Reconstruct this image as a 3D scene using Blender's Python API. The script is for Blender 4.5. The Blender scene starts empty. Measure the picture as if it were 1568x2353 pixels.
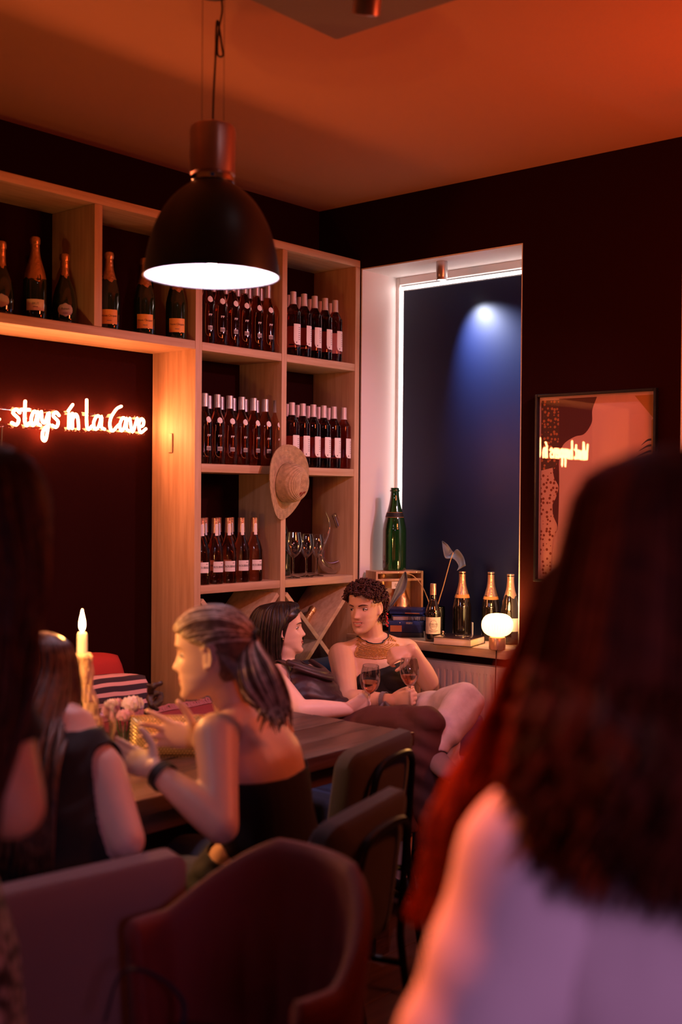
import bpy, bmesh, math, random
import numpy as np
from mathutils import Vector, Matrix
random.seed(7)
PI = math.pi
SC = bpy.context.scene
COL = SC.collection

# ------------------------------------------------------------------ camera
FPX = 2660.0                      # focal length in pixels of the 1568x2353 frame
YAW, PIT, ROL = math.radians(40.58), math.radians(-0.725), math.radians(0.4455)
CAM = Vector((3.93, -4.40, 1.55))
c_f = Vector((-math.sin(YAW)*math.cos(PIT), math.cos(YAW)*math.cos(PIT), math.sin(PIT)))
_r0 = Vector((math.cos(YAW), math.sin(YAW), 0)); _u0 = _r0.cross(c_f)
c_r = _r0*math.cos(ROL) + _u0*math.sin(ROL); c_u = c_r.cross(c_f)
cam = bpy.data.cameras.new('camera'); cam_o = bpy.data.objects.new('camera', cam); COL.objects.link(cam_o)
cam_o.matrix_world = Matrix(((c_r.x, c_u.x, -c_f.x, CAM.x), (c_r.y, c_u.y, -c_f.y, CAM.y), (c_r.z, c_u.z, -c_f.z, CAM.z), (0, 0, 0, 1)))
cam.sensor_fit = 'VERTICAL'; cam.sensor_height = 36; cam.sensor_width = 24
cam.lens = FPX/2353*36
cam.clip_start = .05
cam.dof.use_dof = True; cam.dof.focus_distance = 5.2; cam.dof.aperture_fstop = 1.9
SC.camera = cam_o

def at(px, py, D=None, X=None, Y=None, Z=None):
    """the place in the room seen at a pixel of the photograph, on a given plane or at a given distance"""
    d = c_f + c_r*((px-784)/FPX) + c_u*((1176.5-py)/FPX)
    if X is not None: D = (X-CAM.x)/d.x
    elif Y is not None: D = (Y-CAM.y)/d.y
    elif Z is not None: D = (Z-CAM.z)/d.z
    return CAM + d*D

# ------------------------------------------------------------------ world, exposure
w = bpy.data.worlds.new('world'); SC.world = w; w.use_nodes = True
w.node_tree.nodes['Background'].inputs[0].default_value = (.002, .0006, .0009, 1)
w.node_tree.nodes['Background'].inputs[1].default_value = 1.0
vs = SC.view_settings
vs.view_transform = 'Standard'; vs.look = 'None'; vs.gamma = 1; vs.exposure = 0.0; vs.use_curve_mapping = False
SC.cycles.use_denoising = True
SC.cycles.sample_clamp_indirect = 4.0

# ------------------------------------------------------------------ lights added outside the frame
def area(name, loc, target, size, energy, color, sy=None, spread=None):
    l = bpy.data.lights.new(name, 'AREA'); l.energy = energy; l.color = color; l.size = size
    if sy: l.shape = 'RECTANGLE'; l.size_y = sy
    if spread: l.spread = math.radians(spread)
    o = bpy.data.objects.new(name, l); COL.objects.link(o); o.location = loc
    o.rotation_euler = (Vector(target)-Vector(loc)).to_track_quat('-Z', 'Y').to_euler()
    return o
# added red light past the poster, without a fixture, to redden the ceiling
area('added_red_uplight', (3.3, -.25, 1.9), (2.4, -1.3, 3.0), .25, 8, (1, .05, .006), spread=150)
# added orange fill for the poster and the seated figures, no fixture
area('added_orange_fill', (3.2, -1.0, 2.3), (1.5, -.7, 1.4), .4, 27, (1, .15, .042))

# added lilac fill for the back of the foreground shirt
area('added_lilac_fill', (5.2, -4.9, 1.9), (3.55, -3.45, 1.12), .3, 1.0, (.85, .40, .80), spread=40)

# ------------------------------------------------------------------ material helpers
MAT = {}
def pm(name, col, rough=.5, metal=0, spec=.5, noise=0, nscale=8, col2=None, bump=0, bscale=60, trans=0, ior=1.45,
       emis=None, estr=0, stretch=None, sss=0, coat=0, alpha=1, sheen=0):
    m = bpy.data.materials.new(name); m.use_nodes = True; MAT[name] = m
    nt = m.node_tree; b = nt.nodes['Principled BSDF']
    def S(k, v):
        if k in b.inputs: b.inputs[k].default_value = v
    S('Base Color', (*col, 1)); S('Roughness', rough); S('Metallic', metal); S('Specular IOR Level', spec)
    S('Transmission Weight', trans); S('IOR', ior); S('Coat Weight', coat); S('Alpha', alpha); S('Sheen Weight', sheen)
    if sss: S('Subsurface Weight', sss); S('Subsurface Radius', (.012, .005, .003)); S('Subsurface Scale', 1.0)
    if emis: S('Emission Color', (*emis, 1)); S('Emission Strength', estr)
    if noise or col2 or bump:
        tc = nt.nodes.new('ShaderNodeTexCoord'); src = tc.outputs['Object']
        if stretch:
            mp = nt.nodes.new('ShaderNodeMapping'); mp.inputs['Scale'].default_value = stretch
            nt.links.new(src, mp.inputs[0]); src = mp.outputs[0]
        if noise or col2:
            n = nt.nodes.new('ShaderNodeTexNoise'); n.inputs['Scale'].default_value = nscale; n.inputs['Detail'].default_value = 6
            nt.links.new(src, n.inputs[0])
            r = nt.nodes.new('ShaderNodeValToRGB'); e = r.color_ramp.elements
            c2 = col2 or tuple(max(0, c*(1-noise)) for c in col)
            e[0].color = (*c2, 1); e[1].color = (*col, 1); e[0].position = .33; e[1].position = .67
            nt.links.new(n.outputs[0], r.inputs[0]); nt.links.new(r.outputs[0], b.inputs['Base Color'])
        if bump:
            n2 = nt.nodes.new('ShaderNodeTexNoise'); n2.inputs['Scale'].default_value = bscale; n2.inputs['Detail'].default_value = 4
            nt.links.new(src, n2.inputs[0])
            bp = nt.nodes.new('ShaderNodeBump'); bp.inputs['Strength'].default_value = bump; bp.inputs['Distance'].default_value = .01
            nt.links.new(n2.outputs[0], bp.inputs['Height']); nt.links.new(bp.outputs[0], b.inputs['Normal'])
    return m
def em(name, col, s, cam_rough=.4):
    return pm(name, (.8, .8, .8), emis=col, estr=s, rough=cam_rough)

def oak(name, axis):
    st = [14, 14, 14]; st[axis] = .9
    return pm(name, (.62, .43, .27), rough=.5, col2=(.47, .30, .175), nscale=3.2, stretch=st, bump=.08, bscale=5)
oak('oak_x', 0); oak('oak_y', 1); oak('oak_z', 2)
pm('wall_paint', (.016, .0026, .0022), rough=.95, spec=.04, bump=.05, bscale=90)
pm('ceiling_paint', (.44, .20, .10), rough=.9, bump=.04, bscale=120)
pm('reveal_paint', (.78, .74, .74), rough=.6)
pm('navy_board', (.006, .013, .068), rough=.42, spec=.4)
pm('floor_wood', (.07, .04, .028), rough=.45, col2=(.035, .02, .014), nscale=4, stretch=(1, 12, 12))
pm('acoustic_panel', (.16, .12, .115), rough=.95, bump=.15, bscale=300)
pm('black_metal', (.012, .012, .014), rough=.35, metal=.6)
pm('black_matte', (.01, .009, .01), rough=.6)
pm('chrome', (.8, .78, .76), rough=.12, metal=1)
pm('brushed_aluminium', (.62, .58, .58), rough=.32, metal=1)
pm('white_enamel', (.85, .85, .88), rough=.35)
pm('clear_glass', (.98, .98, .98), rough=.0, trans=1, ior=1.45)
pm('thin_glass', (1, 1, 1), rough=.0, trans=1, ior=1.12)
pm('white_paper', (.80, .77, .72), rough=.7)

# ------------------------------------------------------------------ mesh helpers
def basis(t, ref=None):
    t = Vector(t).normalized()
    ref = Vector(ref) if ref is not None else (Vector((0, 0, 1)) if abs(t.z) < .9 else Vector((1, 0, 0)))
    a = ref - t*ref.dot(t)
    if a.length < 1e-6: a = Vector((1, 0, 0)) - t*t.x
    a.normalize()
    return a, t.cross(a)
def catmull(P, n=6, closed=False):
    """smooth a list of equal-length tuples"""
    P = [np.array(p, float) for p in P]; out = []
    N = len(P)
    for i in range(N if closed else N-1):
        if closed: p0, p1, p2, p3 = P[i-1], P[i], P[(i+1) % N], P[(i+2) % N]
        else:
            p1, p2 = P[i], P[i+1]; p0 = P[i-1] if i else 2*p1-p2; p3 = P[i+2] if i+2 < N else 2*p2-p1
        for k in range(n):
            t = k/n
            out.append(.5*((2*p1)+(-p0+p2)*t+(2*p0-5*p1+4*p2-p3)*t*t+(-p0+3*p1-3*p2+p3)*t**3))
    if not closed: out.append(P[-1])
    return out
class MB:
    def __init__(s): s.v = []; s.f = []; s.m = []; s.mats = []; s.cm = 0
    def mat(s, name):
        if name not in s.mats: s.mats.append(name)
        s.cm = s.mats.index(name); return s
    def add(s, vs_, fs):
        o = len(s.v); s.v += [tuple(v) for v in vs_]
        for f in fs: s.f.append(tuple(i+o for i in f)); s.m.append(s.cm)
        return s
    def box(s, a, b, M=None):
        x0, y0, z0 = a; x1, y1, z1 = b
        vs_ = [(x0, y0, z0), (x1, y0, z0), (x1, y1, z0), (x0, y1, z0), (x0, y0, z1), (x1, y0, z1), (x1, y1, z1), (x0, y1, z1)]
        if M is not None: vs_ = [M @ Vector(v) for v in vs_]
        return s.add(vs_, [(0, 3, 2, 1), (4, 5, 6, 7), (0, 1, 5, 4), (1, 2, 6, 5), (2, 3, 7, 6), (3, 0, 4, 7)])
    def rings(s, R, cap0=True, cap1=True, close=False):
        n = len(R[0]); o = []
        for r in R: o += list(r)
        fs = []; K = len(R)
        for i in range(K if close else K-1):
            j = (i+1) % K
            for k in range(n):
                fs.append((i*n+k, i*n+(k+1) % n, j*n+(k+1) % n, j*n+k))
        if not close:
            if cap0: fs.append(tuple(range(n-1, -1, -1)))
            if cap1: fs.append(tuple((K-1)*n+k for k in range(n)))
        return s.add(o, fs)
    def lathe(s, prof, c=(0, 0, 0), n=24, M=None, cap0=True, cap1=True):
        R = []
        for r, z in prof:
            ring = []
            for k in range(n):
                a = 2*PI*k/n; v = Vector((r*math.cos(a), r*math.sin(a), z))
                v = (M @ v) if M is not None else v + Vector(c)
                ring.append(v)
            R.append(ring)
        return s.rings(R, cap0, cap1)
    def tube(s, pts, rad, n=8, ref=None, caps=True, flat=None, round_ends=False, close=False):
        pts = [Vector(p) for p in pts]
        if isinstance(rad, (int, float)): rad = [rad]*len(pts)
        R = []; a = None
        N = len(pts)
        for i, p in enumerate(pts):
            if close: t = pts[(i+1) % N]-pts[i-1]
            else: t = pts[min(i+1, N-1)]-pts[max(i-1, 0)]
            if t.length < 1e-9: t = Vector((0, 0, 1))
            t.normalize()
            if a is None or ref is not None: a, b = basis(t, ref)
            else:
                a = a - t*a.dot(t)
                if a.length < 1e-6: a, b = basis(t)
                a.normalize(); b = t.cross(a)
            r = rad[i]; ra, rb = (r if isinstance(r, (tuple, list, np.ndarray)) else (r, r*(flat or 1)))
            R.append([p + a*(ra*math.cos(2*PI*k/n)) + b*(rb*math.sin(2*PI*k/n)) for k in range(n)])
        if round_ends and not close:
            def capr(R0, p, t, r):
                out = []
                for q in (.45, .8, .97):
                    sc_ = math.sqrt(1-q*q); out.append([p + (v-p)*sc_ + t*(r*q) for v in R0])
                return out
            r0 = rad[0]; r0 = min(r0) if isinstance(r0, (tuple, list, np.ndarray)) else r0
            r1 = rad[-1]; r1 = min(r1) if isinstance(r1, (tuple, list, np.ndarray)) else r1
            t0 = (pts[0]-pts[1]).normalized(); t1 = (pts[-1]-pts[-2]).normalized()
            R = capr(R[0], pts[0], t0, r0)[::-1] + R + capr(R[-1], pts[-1], t1, r1)
        return s.rings(R, caps, caps, close)
    def ball(s, c, r, n=12, m=8, M=None):
        r = r if isinstance(r, (tuple, list)) else (r, r, r)
        R = []
        for i in range(1, m):
            ph = PI*i/m
            R.append([Vector((r[0]*math.sin(ph)*math.cos(2*PI*k/n), r[1]*math.sin(ph)*math.sin(2*PI*k/n), -r[2]*math.cos(ph))) for k in range(n)])
        R = [[((M @ v) if M is not None else v) + Vector(c) for v in ring] for ring in R]
        return s.rings(R)
    def grid(s, fn, nu, nv):
        vs_ = [fn(i/nu, j/nv) for j in range(nv+1) for i in range(nu+1)]
        return s.add(vs_, [(j*(nu+1)+i, j*(nu+1)+i+1, (j+1)*(nu+1)+i+1, (j+1)*(nu+1)+i) for j in range(nv) for i in range(nu)])
    def mesh(s, name, smooth=True, bevel=0, seg=2, weld=False):
        me = bpy.data.meshes.new(name); me.from_pydata(s.v, [], s.f)
        for mn in s.mats: me.materials.append(MAT[mn])
        if s.mats: me.polygons.foreach_set('material_index', s.m)
        if bevel or weld:
            bm = bmesh.new(); bm.from_mesh(me)
            if weld: bmesh.ops.remove_doubles(bm, verts=bm.verts, dist=1e-5)
            if bevel:
                es = [e for e in bm.edges if len(e.link_faces) == 2 and e.calc_face_angle(0) > .6]
                bmesh.ops.bevel(bm, geom=es, offset=bevel, segments=seg, affect='EDGES', profile=.5, clamp_overlap=True)
            bm.to_mesh(me); bm.free()
        if smooth:
            me.polygons.foreach_set('use_smooth', [True]*len(me.polygons))
            if smooth != 'all':
                try: me.set_sharp_from_angle(angle=.7)
                except Exception: pass
        me.update(); return me
    def build(s, name, mat=None, parent=None, smooth=True, bevel=0, seg=2, weld=False):
        if mat:
            if not s.mats: s.mats = [mat]; s.m = [0]*len(s.f)
        o = bpy.data.objects.new(name, s.mesh(name, smooth, bevel, seg, weld)); COL.objects.link(o)
        if parent is not None: o.parent = parent
        return o
def tag(o, label, cat=None, group=None, kind=None):
    if label: o['label'] = label
    if cat: o['category'] = cat
    if group: o['group'] = group
    if kind: o['kind'] = kind
    return o
def thing(name, label, cat, loc=(0, 0, 0), rz=0, group=None):
    o = bpy.data.objects.new(name, None); COL.objects.link(o); o.empty_display_size = .05
    o.location = loc; o.rotation_euler = (0, 0, rz)
    return tag(o, label, cat, group)
def copy_tree(o, parent=None):
    kids = list(o.children); c = o.copy(); COL.objects.link(c); c.parent = parent
    for k in kids: copy_tree(k, c)
    return c
def struct(name, mb, mat=None, parent=None, bevel=0, smooth=False, label=None):
    o = mb.build(name, mat, parent, smooth=smooth, bevel=bevel); o['kind'] = 'structure'
    if label: o['label'] = label
    return o
def boxobj(name, a, b, mat, parent=None, bevel=.002):
    return MB().box(a, b).build(name, mat, parent, bevel=bevel)
def text_mesh(s, size, M, name='lettering', mat='black_matte', parent=None, extrude=.0003, align='CENTER', squeeze=1):
    cu = bpy.data.curves.new('t', 'FONT'); cu.body = s; cu.size = size; cu.align_x = align; cu.align_y = 'CENTER'
    cu.extrude = extrude; cu.resolution_u = 2
    ob = bpy.data.objects.new('t', cu); COL.objects.link(ob)
    dg = bpy.context.evaluated_depsgraph_get(); me = bpy.data.meshes.new_from_object(ob.evaluated_get(dg))
    bpy.data.objects.remove(ob); bpy.data.curves.remove(cu)
    me.transform(M @ Matrix.Diagonal((squeeze, 1, 1, 1))); me.name = name
    me.materials.clear(); me.materials.append(MAT[mat])
    o = bpy.data.objects.new(name, me); COL.objects.link(o)
    if parent is not None: o.parent = parent
    return o
def frame(o, x, y):
    """matrix with origin o, local x and y axes"""
    x = Vector(x).normalized(); y = Vector(y); y = (y - x*y.dot(x)).normalized(); z = x.cross(y)
    return Matrix(((x.x, y.x, z.x, o[0]), (x.y, y.y, z.y, o[1]), (x.z, y.z, z.z, o[2]), (0, 0, 0, 1)))
# ================================================================== the room
def pane_mat(name, tint=(1, 1, 1), rough=0.0, ior=1.45, boost=1.0):
    m = bpy.data.materials.new(name); m.use_nodes = True; MAT[name] = m; nt = m.node_tree
    nt.nodes.remove(nt.nodes['Principled BSDF']); out = nt.nodes['Material Output']
    t = nt.nodes.new('ShaderNodeBsdfTransparent'); t.inputs[0].default_value = (*tint, 1)
    g = nt.nodes.new('ShaderNodeBsdfGlossy'); g.inputs['Roughness'].default_value = rough
    fr = nt.nodes.new('ShaderNodeLayerWeight'); fr.inputs[0].default_value = .5
    pw = nt.nodes.new('ShaderNodeMath'); pw.operation = 'POWER'; pw.inputs[1].default_value = 4.0; nt.links.new(fr.outputs['Facing'], pw.inputs[0])
    mu = nt.nodes.new('ShaderNodeMath'); mu.operation = 'MULTIPLY_ADD'; mu.inputs[1].default_value = .7*boost; mu.inputs[2].default_value = ((ior-1)/(ior+1))**2*1.6*boost; mu.use_clamp = True
    mx = nt.nodes.new('ShaderNodeMixShader')
    nt.links.new(pw.outputs[0], mu.inputs[0]); nt.links.new(mu.outputs[0], mx.inputs[0])
    nt.links.new(t.outputs[0], mx.inputs[1]); nt.links.new(g.outputs[0], mx.inputs[2]); nt.links.new(mx.outputs[0], out.inputs[0])
    return m
pane_mat('pane_glass', (.97, .97, .97)); pane_mat('stemware', (.93, .93, .94), ior=1.5, boost=2.0)

RX, RY = 6.2, -6.2      # room runs to x = 6.2 and y = -6.2
fl = struct('floor', MB().box((-.2, RY, -.1), (RX, .5, -.012)), 'floor_wood')
pm('plank_stain', (.085, .047, .03), rough=.4, col2=(.04, .022, .015), nscale=3, stretch=(12, 1, 12), bump=.06, bscale=6)
_pl = {}
for i in range(32):
    x0 = i*.19; y = -.02 - (i*.37 % .9)
    n = 0
    while y > -5.9:
        L = 1.5 if n else .9
        key = (L,)
        if key not in _pl: _pl[key] = MB().box((0, -L+.002, 0), (.187, 0, .012)).mat('plank_stain')
        if key not in _pl or isinstance(_pl[key], MB):
            mb = MB().mat('plank_stain').box((0, -L+.002, 0), (.187, 0, .012)); _pl[key] = mb.mesh('floor_plank', smooth=False, bevel=.0015, seg=1)
        if y - L > RY and x0 + .19 < RX:
            o = bpy.data.objects.new('floor_plank', _pl[key]); COL.objects.link(o); o.parent = fl; o.location = (x0, y, -.012)
        y -= L; n += 1
struct('ceiling', MB().box((-.2, RY, 3.0), (RX, .5, 3.12)), 'ceiling_paint')
struct('wall_left', MB().box((-.2, RY, 0), (0, .0, 3.0)), 'wall_paint')
# window wall with a deep recess
RX0, RX1, RZ1, RZ0, RD = .28, 1.205, 2.677, .846, .335
wb = MB()
wb.box((-.2, 0, 0), (RX0, RD, 3.0)); wb.box((RX1, 0, 0), (1.945, RD, 3.0)); wb.box((RX0, 0, RZ1), (RX1, RD, 3.0)); wb.box((RX0, 0, 0), (RX1, RD, RZ0))
wb.box((2.9, 0, 0), (RX, RD, 3.0)); wb.box((1.945, 0, RZ1), (2.9, RD, 3.0)); wb.box((1.945, 0, 0), (2.9, RD, RZ0))
wb.box((-.2, RD, 0), (RX, RD+.1, 3.0))
struct('wall_right', wb, 'wall_paint')
struct('wall_back', MB().box((-.2, RY-.1, 0), (RX, RY, 3.0)), 'wall_paint')
struct('wall_front', MB().box((RX, RY, 0), (RX+.1, .5, 3.0)), 'wall_paint')
# white lining of the two recesses
def recess(n, x0, x1, board=True):
    t = .006
    mb = MB()
    mb.box((x0, .0015, RZ0+.04), (x0+t, RD-.002, RZ1)); mb.box((x1-t, .0015, RZ0+.04), (x1, RD-.002, RZ1))
    mb.box((x0+t, .0015, RZ1-t), (x1-t, RD-.002, RZ1))
    tr = struct('trim_%d' % n, mb, 'reveal_paint', label='white painted lining of the window recess')
    fr = MB()   # window frame behind the board
    fr.box((x0+t, .275, RZ0+.04), (x0+.028, .31, RZ1-t)); fr.box((x1-.028, .275, RZ0+.04), (x1-t, .31, RZ1-t)); fr.box((x0+.028, .275, RZ1-.045), (x1-.028, .31, RZ1-t))
    wn = struct('window_%d' % n, MB().box((x0+t, .322, RZ0+.04), (x1-t, RD-.002, RZ1-t)), 'reveal_paint', label='window closed off behind a dark board')
    fo = fr.build('window_frame', 'reveal_paint', wn, smooth=False, bevel=.003)
    bo = boxobj('blackout_board', (x0+.074, .252, RZ0+.04), (x1-.064, .264, RZ1-.084), 'navy_board', wn, bevel=.001); bo['label'] = 'navy blue board closing the window'
    return wn
recess(1, RX0, RX1); recess(2, 1.945, 2.9)
em('led_white', (1, .84, .78), 5.5)
def led(label, a, b):
    t = thing('led_strip', label, 'light strip', ((a[0]+b[0])/2, a[1], a[2]), group='LED strips around the window boards')
    off = Vector(t.location)
    def sub(v): return tuple(Vector(v)-off)
    MB().box(sub(a), sub(b)).build('diffuser', 'led_white', t, smooth=False, bevel=.002)
    boxobj('aluminium_channel', sub((a[0], b[1], a[2])), sub((b[0], b[1]+.004, b[2])), 'brushed_aluminium', t, bevel=0)
    return t
led('white LED strip shining down the left edge of the window recess', (RX0+.0285, .272, RZ0+.042), (RX0+.046, .284, RZ1-.0555))
led('white LED strip along the top of the navy window board', (RX0+.0285, .272, RZ1-.072), (RX1-.029, .284, RZ1-.056))
led('white LED strip in the second window at the right edge', (1.9735, .272, RZ0+.042), (1.991, .284, RZ1-.0555))
# wooden sill boards
def sill(x0, x1, label):
    o = boxobj('window_sill', (x0, -.10, RZ0), (x1, .272, RZ0+.04), 'oak_x', None, bevel=.003); tag(o, label, 'window sill'); return o
sill(RX0+.0065, RX1-.007, 'oak window sill board under the navy window, crowded with bottles')
# the sill runs past the recess in front of the wall
sill(1.952, 2.893, 'oak window sill board of the second window, hidden behind the person in the pale shirt')
SILL = RZ0+.04
# acoustic panel under the ceiling
ap = thing('ceiling_panel', 'dark grey acoustic panel hung flat below the ceiling', 'ceiling panel', (2.6, -2.7, 2.90))
MB().box((-.93, -.9, 0), (.93, .9, .045)).build('panel', 'acoustic_panel', ap, bevel=.012, seg=3)
for sx in (-1, 1):
    for sy in (-1, 1): MB().lathe([(.004, .045), (.004, .1)], (sx*.7, sy*.7, 0), 8).build('hanger', 'brushed_aluminium', ap)

# ------------------------------------------------------------------ the oak wall shelf
sh = thing('wall_shelf', 'tall pale oak open wall shelf holding rows of wine bottles', 'shelf', (0, -1.1, 0))
def SB(name, a, b, mat, bevel=.0025):
    off = Vector((0, -1.1, 0)); return boxobj(name, tuple(Vector(a)-off), tuple(Vector(b)-off), mat, sh, bevel)
SD = .28
for (y0, y1) in ((-1.09, -1.052), (-.561, -.528), (-.041, -.006)): SB('upright', (.003, y0, 0), (SD, y1, 2.68), 'oak_z')
SB('top_board', (.003, -3.45, 2.68), (SD, -.006, 2.715), 'oak_y')
for (y0, y1) in ((-1.052, -.561), (-.528, -.041)):
    for zt in (2.205, 1.689, 1.169, .075): SB('shelf_board', (.003, y0+.0005, zt-.036), (SD-.001, y1-.0005, zt), 'oak_y')
SB('bridge_board', (.003, -3.412, 2.17), (SD, -1.0905, 2.206), 'oak_y')
for (y0, y1) in ((-1.616, -1.578), (-2.15, -2.112), (-2.70, -2.662)): SB('divider', (.003, y0, 2.2065), (SD-.0005, y1, 2.6795), 'oak_z')
SB('upright', (.003, -3.45, 0), (SD, -3.412, 2.6795), 'oak_z'); SB('upright', (.003, -2.93, 0), (SD, -2.895, 2.1695), 'oak_z')
for zt in (1.689, 1.169, .6): SB('shelf_board', (.003, -3.4115, zt-.036), (SD-.001, -2.9305, zt), 'oak_y')
# crossed boards of the bottle rack below
for (y0, y1) in ((-1.052, -.561), (-.528, -.041)):
    cy, cz, w_ = (y0+y1)/2, .62, (y1-y0)
    for zc in (.87, .355):
        for k, s in enumerate((1, -1)):
            L = w_*1.414-.028
            M = Matrix.Translation(Vector((SD/2+.001, cy+1.1, zc))) @ Matrix.Rotation(s*PI/4, 4, 'X')
            segs = [(-L/2, L/2)] if k == 0 else [(-L/2, -.0125), (.0125, L/2)]
            for (q0, q1) in segs: MB().box((-SD/2+.004, q0, -.011), (SD/2-.004, q1, .011), M).build('rack_board', 'oak_y', sh, bevel=.0015)
# small brass plate on the oak side
pl = MB(); c = at(393, 1018, Y=-1.091)
tag(MB().box((c.x-.013, -1.0965, c.z-.042), (c.x+.013, -1.0905, c.z+.042)).build('switch_plate', 'oak_z', None, bevel=.004, seg=3), 'small upright wooden light switch plate on the lit oak side panel', 'switch')

# ------------------------------------------------------------------ neon sign
pm('neon_tube', (.9, .5, .3), rough=.3, emis=(1, .27, .095), estr=85)
pane_mat('acrylic', (.94, .94, .94), ior=1.3)
G = {
 'W': (1.25, [[(0, 1.8), (.15, .9), (.3, 0), (.62, 1.0), (.85, 0), (1.05, .9), (1.2, 1.8)]]),
 'h': (.95, [[(.1, 2.05), (.08, 1), (.08, 0)], [(.08, .55), (.4, 1), (.68, .8), (.75, 0)]]),
 'a': (1.0, [[(.72, .9), (.38, 1.0), (.1, .5), (.22, .05), (.52, .25), (.76, 1.0), (.74, .25), (1.0, .08)]]),
 't': (.95, [[(.42, 1.65), (.38, .9), (.38, .3), (.58, 0), (.85, .18)], [(.02, 1.06), (.85, 1.1)]]),
 'p': (.95, [[(.12, 1.05), (.12, 0), (.12, -.9)], [(.12, .7), (.45, 1.02), (.75, .6), (.5, .1), (.14, .22)]]),
 'e': (.9, [[(.1, .42), (.55, .52), (.64, .88), (.36, 1.02), (.08, .55), (.3, 0), (.9, .3)]]),
 'n': (.95, [[(.1, 1.05), (.1, 0)], [(.1, .6), (.42, 1.02), (.68, .75), (.78, 0)]]),
 's': (.95, [[(.82, .85), (.5, 1.06), (.22, .8), (.72, .42), (.55, .02), (.12, .12)]]),
 'i': (.5, [[(.25, 1.0), (.23, 0)], [(.18, 1.22), (.6, 1.68)]]),
 'l': (.75, [[(.12, 2.1), (.12, 1.2), (.14, .3), (.34, 0), (.7, .25)]]),
 'C': (.95, [[(1.15, 1.85), (.7, 1.6), (.2, .9), (.14, .25), (.4, 0), (.9, .45)]]),
 'v': (.9, [[(.08, 1.0), (.36, 0), (.8, 1.05)]]),
 'y': (1.0, [[(.1, 1.02), (.18, .4), (.45, .3), (.78, 1.0), (.72, 0), (.5, -.92), (.22, -.85), (.28, -.3), (.8, .2)]]),
 ' ': (.62, [])}
NS = thing('neon_sign', 'glowing handwritten neon sign in the dark niche of the shelf', 'neon sign', (.0, -1.95, 1.822))
def px_y(px): return at(px, 985, X=.035).y
known = {24: px_y(24), 25: px_y(48), 26: px_y(69), 27: px_y(92), 28: px_y(117), 29: px_y(138), 30: px_y(152), 31: px_y(164), 32: px_y(184), 33: px_y(196), 34: px_y(212), 35: px_y(240),
         36: px_y(249), 37: px_y(273), 38: px_y(296), 39: px_y(317)}
TXT = 'What happens in la Cave stays in la Cave'
# left part is laid out on the same pitch up to the first seen letter
pos = {}; endy = known[24]-.024; W0 = [G[ch][0] for ch in TXT[:24]]; tot = sum(W0); span = endy-(-2.775); yy = -2.775
for i, ch in enumerate(TXT[:24]): pos[i] = (yy, span/tot); yy += G[ch][0]*span/tot
for i in range(24, 40):
    nx = known.get(i+1, px_y(335)); pos[i] = (known[i], (nx-known[i])/G[TXT[i]][0])
XH = .057
for i, ch in enumerate(TXT):
    if ch == ' ': continue
    y0, sc_ = pos[i]; mb = MB()
    for st in G[ch][1]:
        pts = catmull(st, 5) if len(st) > 2 else [np.array(p, float) for p in st]
        mb.tube([Vector((.036, y0 + p[0]*sc_ + 1.95, p[1]*XH)) for p in pts], .0062, 8, round_ends=True)
    mb.build('neon_letter', 'neon_tube', NS)
for (z0, z1) in ((-.012, .004), (.054, .070)):
    MB().box((.0245, -.84, z0), (.0285, .80, z1)).build('acrylic_rail', 'acrylic', NS, bevel=.001)
for y in (-.7, -.25, .2, .62):
    MB().lathe([(.005, 0), (.005, .024)], n=8, M=Matrix.Translation((.0005, y, .029)) @ Matrix.Rotation(PI/2, 4, 'Y')).build('standoff', 'chrome', NS)
    MB().box((.0236, y-.006, -.014), (.0246, y+.006, .072)).build('rail_clip', 'acrylic', NS)
cp = at(5, 1000, X=.02)
MB().tube([(.02, cp.y+1.95, -.01), (.012, cp.y+1.95, -.12), (.006, cp.y+1.945, -.5), (.006, cp.y+1.95, -1.3)], .0025, 6).build('power_cable', 'black_matte', NS)

# ------------------------------------------------------------------ framed poster on the window wall
PX0, PX1, PZ0, PZ1 = 1.289, 1.852, 1.19, 2.003
pm('poster_pink', (.80, .40, .32), rough=.6); pm('poster_burgundy', (.10, .014, .02), rough=.6); pm('poster_ochre', (.50, .20, .03), rough=.6); pm('poster_navy', (.03, .012, .045), rough=.6)
pm('poster_paper', (.82, .46, .37), rough=.6)
def dots(name, base, dot, scale):
    m = pm(name, base, rough=.6); nt = m.node_tree; b = nt.nodes['Principled BSDF']
    tc = nt.nodes.new('ShaderNodeTexCoord'); mp = nt.nodes.new('ShaderNodeMapping'); mp.inputs['Scale'].default_value = (scale, 0, scale)
    v = nt.nodes.new('ShaderNodeTexVoronoi'); v.inputs['Randomness'].default_value = .55; v.inputs['Scale'].default_value = 1
    r = nt.nodes.new('ShaderNodeValToRGB'); e = r.color_ramp.elements; e[0].color = (*dot, 1); e[1].color = (*base, 1); e[0].position = .36; e[1].position = .40
    nt.links.new(tc.outputs['Object'], mp.inputs[0]); nt.links.new(mp.outputs[0], v.inputs['Vector']); nt.links.new(v.outputs['Distance'], r.inputs[0]); nt.links.new(r.outputs[0], b.inputs['Base Color'])
dots('poster_dots_dark', (.10, .035, .025), (.55, .17, .06), 62); dots('poster_dots_light', (.78, .40, .30), (.26, .05, .02), 62)
po = thing('framed_poster', 'framed abstract poster in pink and burgundy shapes behind reflecting glass', 'poster', (0, 0, 0))
fm = MB(); fw, fy = .012, -.026
fm.box((PX0, fy, PZ0), (PX0+fw, -.001, PZ1)); fm.box((PX1-fw, fy, PZ0), (PX1, -.001, PZ1)); fm.box((PX0+fw, fy, PZ0), (PX1-fw, -.001, PZ0+fw)); fm.box((PX0+fw, fy, PZ1-fw), (PX1-fw, -.001, PZ1))
fm.build('frame', 'black_metal', po, smooth=False, bevel=.002)
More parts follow.
